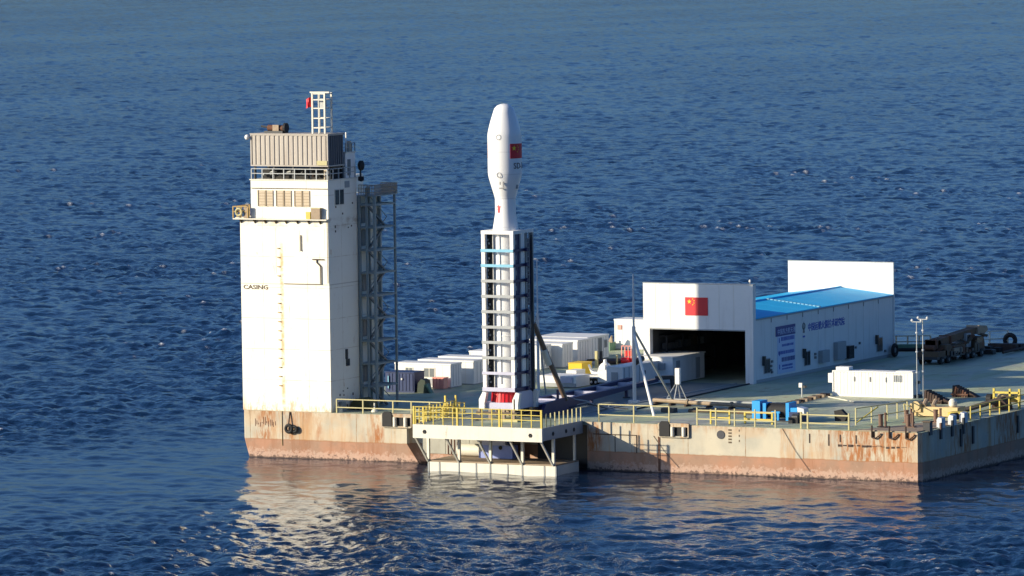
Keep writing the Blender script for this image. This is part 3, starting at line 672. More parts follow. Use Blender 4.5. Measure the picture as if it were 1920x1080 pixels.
# platform railings (bright yellow) and the left gangway
r1 = railing('platform_front_railing', 'yellow railing along the front edge of the launch platform', [(PX0+.08, PY+.12, H+.05), (PX1-.1, PY+.12, H+.05)], 1.75, 1.1, M['yellow'], lv=(1.0, .72, .45), r=.033)
for x in (PX0+.08, -45.0, -40.4, PX1-.1): B().bar((x, PY+.14, H+.05), (x, PY+.14, H+1.85), .09).build('thick_post', M['yellow'], r1)
railing('platform_left_railing', 'yellow railing along the left side of the launch platform', [(PX0+.08, PY+.5, H+.05), (PX0+.08, -.3, H+.05)], 1.6, .75, M['yellow'], lv=(1.0, .7, .4), r=.033)
railing('platform_right_railing', 'yellow railing on the right side of the launch platform', [(PX1-.12, PY+1.2, H+.05), (PX1-.12, -.2, H+.05)], 1.35, .95, M['palerail'], lv=(), r=.04)
gw = thing('yellow_gangway', 'yellow gangway with handrails leaning on the left of the launch platform', 'gangway', (-49.5, -4, H))
B().add([(-50.6, -6.2, H+.1), (-49.95, -6.2, H+.1), (-49.95, 2.5, H+.25), (-50.6, 2.5, H+.25), (-50.6, -6.2, H+.22), (-49.95, -6.2, H+.22), (-49.95, 2.5, H+.37), (-50.6, 2.5, H+.37)],
        [(0, 3, 2, 1), (4, 5, 6, 7), (0, 1, 5, 4), (1, 2, 6, 5), (2, 3, 7, 6), (3, 0, 4, 7)]).build('walkway', M['palerail'], gw)
for x in (-50.55, -50.0):
    for z in (.7, 1.15): B().bar((x, -6.2, H+z), (x, 2.5, H+z+.1), .035).build('handrail', M['yellow'], gw)
    for i in range(8): B().bar((x, -6.1+i*1.2, H+.2), (x, -6.1+i*1.2, H+1.2), .045).build('post', M['yellow'], gw)
for x, y in ((-50.4, -1.0), (-49.6, -.3)): B().bar((x, y, H), (x, y, H+2.2), .08).build('gate_post', M['yellow'], gw)
# ------------------------------------------------------------------ launch table, cradle, rocket
RX, RY = -44.72, 1.5
lt = thing('launch_table', 'pale lavender launch table with sloping white legs under the rocket', 'launch table', (RX, RY, H))
TZ = 5.75
B().box(RX-1.75, RX+1.75, -.4, 3.6, TZ, TZ+.62).build('table_top', M['lavender'], lt)
for sx_, x in ((-1, -46.5), (1, -42.8)):
    for y in (-.75, 3.2):
        B().prism([(x-.28, TZ-.05), (x+.32, TZ-.05), (x+.32, TZ+.55), (x+.55 if sx_ < 0 else x+.5, 7.35), (x+.15 if sx_ < 0 else x+.1, 7.45), (x-.28, 6.7)], y, y+.5, 'xz').build('leg', M['white'], lt)
B().prism([(-.75, TZ), (3.7, TZ), (3.7, 7.0), (2.6, 7.45), (-.2, 7.45), (-.75, 6.8)], -42.95, -42.8, 'yz').build('side_plate', M['lavender'], lt)
for x in (-46.6, -45.4, -43.9, -42.8):
    for y in (-1.0, 2.8): B().bar((x, y, H), (x, y, TZ), .14).build('foot', M['pipe'], lt)
B().box(-46.9, -42.4, -1.2, -.9, H+.55, H+.75).build('foot_beam', M['brown'], lt)
B().box(-43.2, -41.3, -3.2, -2.4, H+.03, H+.25).build('deck_block', M['palerail'], lt)
B().box(-46.5, -45.6, -2.6, -2.3, H+.03, H+.5).build('valve_box', M['darksteel'], lt)
# rocket
rk = thing('rocket', 'white rocket with bulbous payload fairing standing upright in the launch cradle', 'rocket', (RX, RY, 6.4))
B().lathe([(.0001, 35.70), (.35, 35.66), (.72, 35.5), (.98, 35.2), (1.08, 34.9), (1.37, 34.0), (1.50, 33.5), (1.60, 33.08), (1.66, 32.8), (1.68, 32.5), (1.68, 29.0), (1.66, 28.75), (1.60, 28.4), (1.12, 26.75), (1.05, 26.5), (1.03, 26.35)][::-1], (RX, RY, 0), 40).build('fairing', M['rocket'], rk, smooth=True)
B().lathe([(1.33, 23.0), (1.28, 23.3), (1.02, 24.9), (1.02, 26.36)], (RX, RY, 0), 40).build('upper_stage', M['rocket'], rk, smooth=True)
B().lathe([(1.33, 7.5), (1.33, 23.0)], (RX, RY, 0), 40).build('first_stage', M['rocket'], rk, smooth=True)
B().lathe([(1.62, 6.38), (1.50, 7.5)], (RX, RY, 0), 40).build('red_skirt', M['red'], rk, smooth=True)
b = B()
for i in range(28):
    t_ = 2*math.pi*i/28; b.bar((RX+1.64*math.cos(t_), RY+1.64*math.sin(t_), 6.4), (RX+1.53*math.cos(t_), RY+1.53*math.sin(t_), 7.5), .035)
b.build('skirt_rib', M['flagred'], rk)
VA = math.atan2(CAM.y-RY, CAM.x-RX)       # bearing of the bay-side face
def wrap(poly, R, a0, name, mat, parent, th=.012):
    """a flat outline (u along the skin, z) bent round the rocket"""
    b = B(); n = len(poly)
    vi = [(RX+R*math.cos(a0+u/R), RY+R*math.sin(a0+u/R), z) for u, z in poly]; vo = [(RX+(R+th)*math.cos(a0+u/R), RY+(R+th)*math.sin(a0+u/R), z) for u, z in poly]
    b.add(vi+vo, [tuple(range(n)), tuple(range(n, 2*n))]+[(i, (i+1) % n, n+(i+1) % n, n+i) for i in range(n)]); return b.build(name, mat, parent)
def wrap_rect(u0, u1, z0, z1, R, a0, name, mat, parent, th=.012, k=8):
    b = B(); vs = []
    for rr in (R, R+th):
        for z in (z0, z1):
            for i in range(k+1):
                u = u0+(u1-u0)*i/k; vs.append((RX+rr*math.cos(a0+u/R), RY+rr*math.sin(a0+u/R), z))
    m = k+1; fs = []
    for i in range(k): fs += [(2*m+i, 2*m+i+1, 3*m+i+1, 3*m+i), (i, m+i, m+i+1, i+1), (i, i+1, 2*m+i+1, 2*m+i), (m+i, 3*m+i, 3*m+i+1, m+i+1)]
    fs += [(0, 2*m, 3*m, m), (k, m+k, 3*m+k, 2*m+k)]
    b.add(vs, fs); return b.build(name, mat, parent)
def star(cx, cz, r, rot=0): return [(cx+(r if i % 2 == 0 else r*.42)*math.sin(math.pi*i/5+rot), cz+(r if i % 2 == 0 else r*.42)*math.cos(math.pi*i/5+rot)) for i in range(10)]
for a0, u0 in ((VA+math.radians(56), 0), (VA-math.radians(124), 0)):
    fl_ = wrap_rect(-1.1, 1.1, 30.35, 31.8, 1.683, a0, 'flag', M['flagred'], rk)
    wrap(star(-.68, 31.35, .27), 1.70, a0, 'big_star', M['flagyellow'], fl_)
    for q in ((-.28, 31.6), (-.14, 31.42), (-.14, 31.18), (-.28, 31.0)): wrap(star(*q, .08), 1.70, a0, 'small_star', M['flagyellow'], fl_)
def text_polys(txt, size, extrude=.01, font_align='LEFT', bold=0.0):
    cu = bpy.data.curves.new('t', 'FONT'); cu.body = txt; cu.size = size; cu.extrude = extrude; cu.align_x = font_align; cu.resolution_u = 2; cu.offset = bold
    o = bpy.data.objects.new('t', cu); sc.collection.objects.link(o)
    dg = bpy.context.evaluated_depsgraph_get(); me = bpy.data.meshes.new_from_object(o.evaluated_get(dg)); bpy.data.objects.remove(o); bpy.data.curves.remove(cu)
    return me
def text_flat(txt, size, pos, face, name, mat, parent, bold=0.0, sx=1.0):
    me = text_polys(txt, size, .012, bold=bold); off = OFF[parent.name]
    for v in me.vertices:
        x, y, z = v.co; x *= sx
        v.co = (Vector((pos[0]+x, pos[1]-z, pos[2]+y)) if face == '-y' else Vector((pos[0]+z, pos[1]+x, pos[2]+y)))-off
    me.materials.clear(); me.materials.append(mat); me.name = name
    o = bpy.data.objects.new(name, me); sc.collection.objects.link(o); o.parent = parent; OFF[o.name] = off; return o
def text_wrap(txt, size, u0, z0, R, a0, name, mat, parent):
    me = text_polys(txt, size, .01); off = OFF[parent.name]
    for v in me.vertices:
        u = v.co.x+u0; rr = R+.012+v.co.z; v.co = Vector((RX+rr*math.cos(a0+u/R), RY+rr*math.sin(a0+u/R), z0+v.co.y))-off
    me.materials.clear(); me.materials.append(mat); me.name = name
    o = bpy.data.objects.new(name, me); sc.collection.objects.link(o); o.parent = parent; OFF[o.name] = off
text_wrap('SD-3', .82, -.78, 29.35, 1.69, VA+math.radians(56), 'lettering', M['darkmark'], rk)
def ring_mark(u, z, r, a0, R, tilt=0):
    b = B(); n = 14; vs = []
    for rad in (r, r-.07):
        for i in range(n):
            t_ = 2*math.pi*i/n; uu = u+rad*math.cos(t_); vs.append((RX+(R+.015)*math.cos(a0+uu/R), RY+(R+.015)*math.sin(a0+uu/R), z+rad*math.sin(t_)))
    b.add(vs, [(i, (i+1) % n, n+(i+1) % n, n+i) for i in range(n)]); b.build('ring_mark', M['ltmark'], rk)
ring_mark(-.6, 32.45, .28, VA, 1.68); ring_mark(-.6, 28.75, .27, VA, 1.69)
def wrapc(u, z, w_, h_, mat, R):   # small vent covers on the taper
    wrap_rect(u-w_/2, u+w_/2, z-h_/2, z+h_/2, R, VA, 'vent_cover', mat, rk, .05, 2)
for u, z, w_, h_ in ((-.48, 27.95, .12, .3), (-.15, 27.85, .12, .55), (-.45, 27.45, .28, .12), (-.18, 27.45, .2, .14)): wrapc(u, z, w_, h_, M['ltmark'], 1.30+(z-26.9)*.28+.04)
wrap_rect(.75, 1.05, 27.35, 27.75, 1.36, VA+.35, 'vent_cover', M['ltmark'], rk, .05, 2)
wrap(star(-.72, 25.55, .30), 1.04, VA, 'red_emblem', M['flagred'], rk, .02)
wrap_rect(-.85, -.62, 25.0, 25.4, 1.04, VA, 'red_emblem', M['flagred'], rk, .02, 3)
wrap_rect(-.12, .12, 8.2, 22.8, 1.335, VA-.55, 'cable_duct', M['rocket'], rk, .10, 2)
for zz in (12.9, 18.1): B().lathe([(1.332, zz-.07), (1.36, zz-.05), (1.36, zz+.05), (1.332, zz+.07)], (RX, RY, 0), 36, cap=False).build('stage_ring', M['rocket'], rk)
# cradle
cr = thing('launch_cradle', 'white launch cradle tower with blue and grey belts around the rocket', 'launch cradle', (-44.6, 1.6, 7.5))
CX0, CX1, CY0, CY1, CZ0, CZ1 = -46.42, -42.9, -.5, 3.9, 7.5, 23.3
for x in (CX0, CX1-.38): B().box(x, x+.38, CY0, CY0+.4, CZ0, CZ1-.35).build('column', M['white'], cr)
for y in (1.15,): B().box(CX1-.38, CX1, y, y+.8, CZ0, CZ1-.35).build('column', M['white'], cr)
B().box(CX1-.5, CX1+.02, 2.15, 2.35, CZ0, CZ1-.3).build('column', M['grey'], cr)
B().box(CX0, CX0+.38, 1.15, 1.95, CZ0, CZ1-.35).build('column', M['white'], cr)
B().box(CX1-.4, CX1, CY1-.28, CY1, H+1.2, CZ1-.35).build('rear_column', M['grey'], cr)
B().box(CX0, CX0+.4, CY1-.28, CY1, H+1.2, CZ1-.35).build('rear_column', M['grey'], cr)
b = B(); b.box(CX0-.02, CX1+.02, CY0-.02, CY0+.42, CZ1-.35, CZ1); b.box(CX1-.4, CX1+.02, CY0+.42, CY1, CZ1-.35, CZ1); b.box(CX0-.02, CX0+.4, CY0+.42, CY1, CZ1-.35, CZ1); b.build('top_frame', M['white'], cr)
for x in (CX0+.50, CX1-.10):
    y0_, y1_ = (CY0+.25, CY0+.4) if x < -44 else (CY0+.42, 1.12)
    if x < -44:
        B().box(CX0+.38, CX0+.95, CY0+.5, CY0+.6, CZ0, CZ1-.35).build('guide_rail', M['black'], cr)
    else: B().box(CX1-.3, CX1-.15, y0_, y1_, CZ0, CZ1-.35).build('guide_rail', M['navy'], cr)
B().box(CX1-.36, CX1-.18, 2.4, CY1-.3, 15.8, CZ1-.9).build('side_panel', M['navy'], cr)
B().box(CX1-.36, CX1-.18, 2.4, CY1-.3, CZ0-1.0, 12.0).build('side_panel', M['navy'], cr)
b = B(); b.bar((CX1-.2, 2.4, 12.0), (CX1-.2, CY1-.3, 15.8), .07); b.bar((CX1-.2, CY1-.3, 12.0), (CX1-.2, 2.4, 15.8), .07); b.build('lattice', M['navy'], cr)
bz = [21.35, 19.87, 18.36, 16.85, 15.34, 13.82, 12.32, 10.8, 9.28, 7.68]
for i, z in enumerate(bz):
    mt = M['rampblue'] if i < 2 else (M['lavender'] if i > 7 else M['acgrey']); hb = .14 if i < 9 else .2
    be = B().box(CX0-.03, CX1+.03, CY0-.10, CY0-.025, z-hb, z+hb).build('belt', mt, cr)
    B().box(CX1+.01, CX1+.10, CY0, 2.1, z-hb, z+hb).build('belt_side', M['navy'], be)
    B().box(CX0-.05, CX0-.01, CY0, 2.1, z-hb, z+hb).build('belt_side', M['navy'], be)
    B().tube((CX1+.1, 1.9, z), (CX1+.36, 1.9, z), .2, 8).build('clamp', M['navy'], be)
for i in range(10):
    z0_ = (bz[i]+.25); z1_ = z0_+1.0
    for k in range(3):
        B().box(CX0+.46+.10*(k % 2), CX0+.56+.14*(k % 2), CY0+.38, CY0+.5, z0_+.33*k, z0_+.2+.33*k).build('roller', M['grey'] if (i+k) % 3 else M['brown'], cr)
    B().box(CX1-.14, CX1-.06, .15, .3, z0_+.3, z0_+.75).build('roller', M['acgrey'], cr)
    B().box(CX1-.17, CX1-.10, 2.9, 3.15, z0_+.4, z0_+.8).build('roller', M['acgrey'], cr)
for y, x in ((3.2, CX1+.06), (3.5, CX1+.06)): B().path([(x, y, H+1.3), (x, y+.05, 12.0), (x, y, 17.5), (x, y-.05, CZ1-.6)], .05, 6).build('cable', M['darksteel'], cr)
b = B()
for i in range(34): b.bar((CX1+.03, 2.42, 8.0+.45*i), (CX1+.03, 2.85, 8.0+.45*i), .025)
b.bar((CX1+.03, 2.42, 7.6), (CX1+.03, 2.42, 23.0), .03); b.bar((CX1+.03, 2.85, 7.6), (CX1+.03, 2.85, 23.0), .03); b.build('ladder', M['acgrey'], cr)
# erector
er = thing('erector_frame', 'navy blue erector frame lying on the deck behind the rocket', 'erector', (-43.6, 14, H))
B().prism([(4.0, H+.15), (7, H+.1), (14, H+.45), (31.5, H+1.1), (31.5, H+1.42), (24, H+1.25), (12, H+1.15), (4.0, H+1.05)], -43.3, -42.7, 'yz').build('side_beam', M['navy'], er)
B().prism([(4.0, H+.15), (7, H+.1), (14, H+.45), (31.5, H+1.1), (31.5, H+1.42), (24, H+1.25), (12, H+1.15), (4.0, H+1.05)], -46.3, -45.7, 'yz').build('side_beam', M['navy'], er)
for y in (5, 9, 13, 18, 23, 28): B().box(-45.7, -43.3, y, y+.5, H+.8, H+1.2).build('cross_beam', M['lavender'], er)
B().box(-45.7, -43.3, 5.5, 10, H+1.0, H+1.06).build('pale_plate', M['lavender'], er)
b = B(); b.bar((-43.0, 31.5, H+1.45), (-41.9, 33.0, H+1.45), .2); b.bar((-41.9, 33.0, H+1.6), (-41.8, 33.2, H+.3), .2); b.build('end_hook', M['darksteel'], er)
for y in (16.5, 24.5):
    B().bar((-43.0, y, H+.1), (-43.0, y, H+1.2), .13).build('jack_leg', M['navy'], er)
    B().lathe([(.4, 0), (.4, .1)], (-43.0, y, H), 12).build('foot_plate', M['darksteel'], er)
B().prism([(2.0, H+.1), (8.5, H+.1), (10.5, H+.9), (8.0, H+1.6), (3.0, H+1.3)], -41.6, -41.3, 'yz').build('gusset', M['navy'], er)
b = B(); b.bar((-42.3, 7.6, H+.9), (-42.3, 7.6, H+2.3), .1); b.build('upright', M['navy'], er)
rm_ = B().tube((-43.0, 3.9, 13.9), (-41.4, 7.6, H+1.25), .26, 12).build('hydraulic_ram', M['hydraulic'], er, smooth=True)
B().tube((-42.5, 5.0, 11.2), (-42.25, 5.65, 9.7), .34, 12).build('ram_collar', M['offwhite'], rm_, smooth=True)
B().path([(-41.6, 9.0, H+1.3), (-40.8, 11, H+.9), (-40.2, 12.5, H+.15), (-39.6, 13.5, H+.1), (-40.3, 15, H+.1)], .07).build('hose', M['poledim'], er)
B().path([(-41.2, 8.0, H+.5), (-40.4, 10.5, H+.7), (-39.0, 12.0, H+.12), (-38.6, 9.5, H+.1)], .06).build('hose', M['darksteel'], er)
# ------------------------------------------------------------------ masts
def mast(name, label, x, y, h, struts, r=.16, thin=None):
    t = thing(name, label, 'mast', (x, y, H), None)
    B().tube((x, y, H), (x, y, H+h*.62), r, 10).build('lower_pole', M['silver'], t, smooth=True)
    B().tube((x, y, H+h*.62), (x, y, H+h), r*.6, 8, r*.38).build('upper_pole', M['silver'], t, smooth=True)
    for (a, zz, m_, rr) in struts: B().tube((x, y, H+zz), (a[0], a[1], H), rr, 8).build('strut', m_, t, smooth=True)
    B().lathe([(.35, 0), (.35, .12)], (x, y, H), 10).build('base_plate', M['grey'], t)
    return t
m1 = mast('lightning_mast', 'thin grey lightning mast standing behind the rocket cradle', -51.88, 22.2, 14.0, [((-54.5, 20.0), 8.5, M['poledim'], .09), ((-53.0, 26.0), 8.0, M['poledim'], .09)], .15)
m2 = mast('lightning_mast', 'tall grey lightning mast with two long struts left of the hangar door', -35.46, 10.95, 13.7, [((-31.2, 6.6), 7.8, M['white'], .15), ((-35.6, 20.5), 8.2, M['poledim'], .12)], .19)
B().box(-36.0, -35.0, 10.6, 11.2, H+.9, H+1.15).build('bracket', M['silver'], m2)
B().tube((-35.3, 12.5, H+5.2), (-35.4, 11.2, H+4.9), .3, 8).build('hub', M['darksteel'], m2)
# ------------------------------------------------------------------ cabins
def cabin(x0, x1, y0, y1, h, label, windows=(), door=None, unit=True, side=(), name='site_cabin', mat='white_cabin', group='white site cabins'):
    t = thing(name, label, 'cabin', ((x0+x1)/2, (y0+y1)/2, H), group)
    m_ = M[mat]
    B().box(x0, x1, y0, y1, H+.12, H+h-.1).build('wall', m_, t)
    B().box(x0-.06, x1+.06, y0-.06, y1+.06, H+h-.1, H+h+.06).build('roof', M['white'], t)
    B().box(x0, x1, y0-.02, y1, H+.02, H+.12).build('base_frame', M['grey'], t)
    b = B()
    for xx in (x0, x1-.12): b.box(xx, xx+.12, y0-.03, y0, H+.12, H+h-.1)
    b.box(x1, x1+.03, y0, y0+.12, H+.12, H+h-.1); b.box(x1, x1+.03, y1-.12, y1, H+.12, H+h-.1)
    b.build('corner_post', M['white'], t)
    for (a, c, z0, z1) in windows:
        f = B().box(x0+a, x0+c, y0-.05, y0, H+z0, H+z1).build('window', M['offwhite'], t)
        mid = x0+(a+c)/2
        B().box(x0+a+.08, mid-.04, y0-.06, y0-.05, H+z0+.08, H+z1-.08).build('pane', M['windowgrey'], f)
        B().box(mid+.04, x0+c-.08, y0-.06, y0-.05, H+z0+.08, H+z1-.08).build('pane', M['windowgrey'], f)
    for (a, c, z0, z1) in side:
        f = B().box(x1, x1+.05, y0+a, y0+c, H+z0, H+z1).build('window' if z0 > .4 else 'door', M['acgrey'], t)
        B().box(x1+.05, x1+.06, y0+a+.08, y0+c-.08, H+z0+.08, H+z1-.08).build('pane', M['windowgrey'], f)
    b = B(); k_ = max(3, int((y1-y0)/.6))
    for i in range(1, k_): b.box(x1, x1+.025, y0+(y1-y0)*i/k_-.02, y0+(y1-y0)*i/k_+.02, H+.2, H+h-.15)
    b.build('side_seam', M['acgrey'], t)
    b = B(); k_ = 7
    for i in range(1, k_): b.box(x0+(x1-x0)*i/k_-.015, x0+(x1-x0)*i/k_+.015, y0-.012, y0, H+.2, H+h-.15)
    b.build('front_seam', M['offwhite'], t)
    if unit:
        B().box(x0+4.25, x0+4.8, y0-.35, y0, H+.25, H+.95).build('air_conditioner', M['acgrey'], t)
    return t
cabin(-72.1, -65.5, 28.7, 31.1, 2.5, 'white site cabin with two windows beside the salmon box, nearest the casing tower', ((1.2, 2.15, 1.0, 2.1), (3.4, 4.75, 1.05, 2.1)))
cabin(-71.6, -65.05, 33.0, 35.4, 2.5, 'white site cabin directly behind the cabin with the salmon box', unit=False)
cabin(-71.4, -64.75, 37.2, 39.6, 2.5, 'third white site cabin in the row, seen just left of the rocket cradle', unit=False)
cabin(-71.6, -65.3, 44.6, 47.0, 2.5, 'white site cabin largely hidden behind the rocket cradle', unit=False)
cabin(-73.3, -66.7, 51.9, 54.3, 2.6, 'white site cabin with a dark side window just right of the rocket cradle', unit=False, side=((1.3, 1.95, 1.2, 1.9),))
cabin(-72.6, -65.6, 54.9, 57.4, 2.6, 'white site cabin with plain wall, second right of the rocket cradle', unit=False)
cabin(-72.9, -66.2, 59.8, 63.0, 2.6, 'white site cabin with plain side between its neighbours, third right of the cradle', unit=False)
cabin(-73.2, -66.9, 63.6, 68.9, 2.6, 'longest white site cabin with a dark door at the far end of the row', unit=False, side=((2.7, 3.6, .1, 2.4), (4.2, 4.9, 1.2, 2.1)))
wc = cabin(-71.3, -64.5, 79.4, 82.4, 3.4, 'tall white cabin on the far deck edge just left of the hangar', unit=False, group=None)
B().box(-70.9, -70.4, 79.3, 79.4, H+2.3, H+2.8).build('red_sign', M['pink'], wc)
bc = thing('blue_container', 'deep blue steel container standing on deck by the stair tower', 'container', (-68.3, 23.4, H))
B().box(-70.0, -66.6, 22.7, 24.9, H+.1, H+2.05).build('container_wall', M['bluebox'], bc)
B().corr(-69.9, -66.7, H+.2, H+1.95, 22.68, .05, .4).build('corrugation', M['bluebox'], bc)
b = B(); b.box(-70.05, -66.55, 22.6, 24.95, H+2.05, H+2.13); b.box(-70.05, -66.55, 22.6, 24.95, H, H+.1); b.build('frame', M['bluebox'], bc)
B().box(-69.65, -69.55, 22.55, 22.6, H+.4, H+1.7).build('lock_rod', M['rampblue'], bc)
B().box(-68.1, -67.95, 22.55, 22.6, H+1.3, H+1.5).build('label_plate', M['silver'], bc)
gt = thing('green_tarp_heap', 'dark green covered machine between the blue container and the first white cabin', 'machine', (-65.9, 23.6, H))
B().prism([(-66.4, H), (-66.3, H+1.0), (-65.9, H+1.45), (-65.45, H+1.3), (-65.3, H+.5), (-65.2, H)], 22.9, 24.0, 'xz').build('cover', M['darkgreen'], gt)
B().prism([(-65.5, H), (-65.4, H+.9), (-65.1, H+1.0), (-64.6, H)], 22.6, 23.2, 'xz').build('front_cover', M['green'], gt)
B().prism([(-65.45, H), (-65.3, H+.8), (-64.8, H+.1), (-64.75, H)], 22.5, 22.6, 'xz').build('dark_flap', M['darkgreen'], gt)  # dark green triangle in front of the lighter cover
pk = thing('salmon_box', 'salmon red box standing in front of the first white cabin', 'box', (-66.1, 28.2, H))
B().box(-66.9, -65.6, 27.3, 28.3, H+.05, H+1.15).build('box_body', M['pink'], pk)
B().box(-66.95, -65.55, 27.25, 28.35, H+1.15, H+1.22).build('lid', M['pink'], pk)
b = B(); [b.box(x, x+.06, 27.26, 27.3, H+.05, H+1.15) for x in (-66.9, -66.5, -66.1, -65.7)]; b.build('rib', M['pink'], pk)
# container row in front of hangar
e1 = thing('equipment_cabin', 'long low white equipment cabin leading up to the hangar door', 'cabin', (-47.6, 36, H))
B().box(-48.9, -47.0, 31.9, 41.2, H+.1, H+2.35).build('wall', M['white_cabin'], e1)
B().box(-48.95, -46.95, 31.85, 41.25, H+2.35, H+2.45).build('roof', M['white'], e1)
for y in (32.2, 33.3, 35.8): B().box(-47.0, -46.96, y, y+.08, H+.1, H+2.35).build('side_rib', M['acgrey'], e1)
B().box(-47.0, -46.94, 36.5, 37.2, H+1.3, H+1.7).build('cable_gland', M['darksteel'], e1)
B().box(-48.3, -47.6, 31.8, 31.86, H+.3, H+1.9).build('door', M['acgrey'], e1)
e2 = thing('equipment_cabin', 'white equipment cabin with a door standing inside the hangar opening', 'cabin', (-46.6, 44, H))
B().box(-47.7, -45.35, 40.4, 48.2, H+.1, H+2.75).build('wall', M['white_cabin'], e2)
B().box(-49.4, -45.25, 40.3, 48.3, H+2.75, H+2.87).build('roof', M['white'], e2)
for y, w_ in ((41.2, .9), (46.0, 1.0)): B().box(-45.35, -45.3, y, y+w_, H+.2, H+2.4).build('door', M['acgrey'], e2)
B().box(-46.9, -46.2, 40.15, 40.4, H+1.5, H+2.2).build('air_conditioner', M['acgrey'], e2)
tc = thing('tripod_cabinet', 'small white cabinet on a thin splayed tripod in front of the white equipment cabins', 'cabinet', (-37.0, 23, H))
cx_, cy_ = -37.15, 24.5
B().box(cx_-.24, cx_+.24, cy_-.2, cy_+.2, H+1.55, H+3.2).build('cabinet_body', M['white'], tc)
for dx_, dy_ in ((-.9, -.9), (.2, -1.4), (.55, -.6), (.8, .3)): B().bar((cx_+dx_*.2, cy_+dy_*.2, H+1.6), (cx_+dx_, cy_+dy_, H), .045).build('leg', M['poledim'], tc)
yb = thing('yellow_box', 'bright yellow equipment box on the deck left of the white cradle trailer', 'box', (-57.2, 42.0, H))
B().box(-60.0, -58.4, 45.2, 47.6, H+.1, H+1.45).build('box_body', M['yellowbox'], yb)
B().box(-60.05, -58.35, 45.15, 47.65, H+1.45, H+1.52).build('lid', M['yellowbox'], yb)
B().box(-59.9, -58.5, 45.3, 47.5, H, H+.1).build('skid', M['darksteel'], yb)
tr = thing('cradle_trailer', 'low white transport trailer with box ends and a curved saddle', 'trailer', (-51.5, 33.5, H))
B().box(-53.4, -48.9, 32.6, 34.4, H+.75, H+1.0).build('flatbed', M['white'], tr)
B().box(-53.9, -52.7, 32.5, 34.6, H+.3, H+1.5).build('end_box', M['white'], tr)
B().box(-50.1, -48.8, 32.3, 34.5, H+.35, H+1.65).build('end_box', M['white'], tr)
sad = [(-51.6, H+2.1)]+[(-50.6+.95*math.cos(t), H+2.1+.75*math.sin(t)) for t in np.linspace(math.pi+.2, 2*math.pi-.2, 9)]+[(-49.6, H+2.1), (-49.6, H+1.15), (-51.2, H+1.15)]
B().prism(sad, 33.0, 33.5, 'xz').build('saddle', M['white'], tr)
for x in np.arange(-52.5, -50.2, .5):
    for y in (32.6, 33.9): B().lathe([(.33, 0), (.33, .3)], (x, y, H+.34), 12, 'y').build('wheel', M['black'], tr)
    B().lathe([(.14, 0), (.14, .02)], (x, 32.57, H+.34), 8, 'y').build('hub', M['silver'], tr)
lb_ = thing('white_low_tank', 'low white box with a lavender front in front of the cradle trailer', 'tank', (-52.6, 26, H))
B().box(-53.9, -49.6, 26.2, 29.4, H+.1, H+1.25).build('tank_body', M['white'], lb_)
B().box(-53.9, -49.6, 26.1, 26.2, H+.1, H+.5).build('skirt', M['acgrey'], lb_)
B().box(-51.4, -50.0, 26.08, 26.2, H+.55, H+1.15).build('panel', M['lavender'], lb_)
sh = thing('white_dome_unit', 'small white domed unit beside the left end of the equipment cabin', 'tank', (-49.9, 33.6, H))
B().lathe([(.75, 0), (.75, 1.3), (.68, 1.8), (.45, 2.15), (.2, 2.3), (.18, 2.6), (.001, 2.65)], (-49.9, 33.7, H), 20).build('dome', M['white'], sh, smooth=True)
B().box(-49.6, -49.2, 32.8, 33.05, H+.4, H+1.0).build('valve', M['ink'], sh)
tr.location += Vector((-2.1, 4.2, 0)); lb_.location += Vector((-3.3, 6.6, 0)); sh.location += Vector((-2.3, 4.6, 0))
gc = thing('green_skip', 'pale green steel skip on the far deck edge left of the tall white cabin', 'skip', (-71.6, 78.3, H))
b = B(); b.box(-72.4, -71.0, 77.6, 79.0, H, H+.9); b.build('skip_body', M['green'], gc)
b = B(); [b.box(x, x+.08, 77.5, 77.6, H, H+1.0) for x in (-72.4, -71.95, -71.5, -71.08)]; b.build('rib', M['green'], gc)
B().bar((-72.35, 77.8, H+.9), (-72.35, 77.8, H+1.7), .06).build('lifting_post', M['palerail'], gc)
B().prism([(-71.5, H+.9), (-71.0, H+1.7), (-70.9, H+.9)], 77.9, 78.2, 'xz').build('lifting_lug', M['pipe'], gc)
rd = thing('red_machine', 'bright red pump machine standing on deck left of the hangar', 'machine', (-60.9, 61.8, H))
B().box(-61.5, -60.3, 61.2, 62.4, H+.1, H+.75).build('base_tank', M['red'], rd)
B().box(-61.3, -60.4, 61.4, 62.2, H+.9, H+1.5).build('engine', M['red'], rd)
B().tube((-61.4, 61.1, H+.45), (-60.5, 61.1, H+.45), .35, 10).build('drum', M['red'], rd, smooth=True)
b = B()
for x in (-61.5, -61.1, -60.7, -60.35): b.bar((x, 61.2, H+.7), (x, 61.2, H+2.1), .04)
b.bar((-61.5, 61.2, H+2.05), (-60.35, 61.2, H+2.05), .04); b.build('cage', M['pink'], rd)
dc = thing('dark_pipe_heap', 'heap of dark pipes and fittings lying left of the red machine', 'pipe heap', (-63.5, 61, H))
for i in range(6): B().tube((-65.6+random.uniform(-.3, .3), 60.5+i*.35, H+.25), (-62.0+random.uniform(-.3, .3), 60.9+i*.4, H+.25+.1*(i % 2)), .2, 8).build('pipe', random.choice((M['darkrust'], M['darksteel'], M['brown'])), dc)
B().box(-65.6, -63.9, 59.4, 60.2, H+.05, H+.35).build('plate', M['poledim'], dc)
B().bar((-64.6, 62.4, H), (-64.6, 62.4, H+1.3), .12).build('post', M['darksteel'], dc)
bp = thing('yellow_bollard_post', 'slim pale yellow post between the site cabins and the red machine', 'post', (-62.4, 56.5, H))
B().bar((-62.4, 56.8, H), (-62.4, 56.8, H+1.8), .14).build('post_body', M['palerail'], bp)
B().bar((-61.6, 60.2, H), (-61.6, 60.2, H+1.1), .07).build('short_post', M['palerail'], bp)
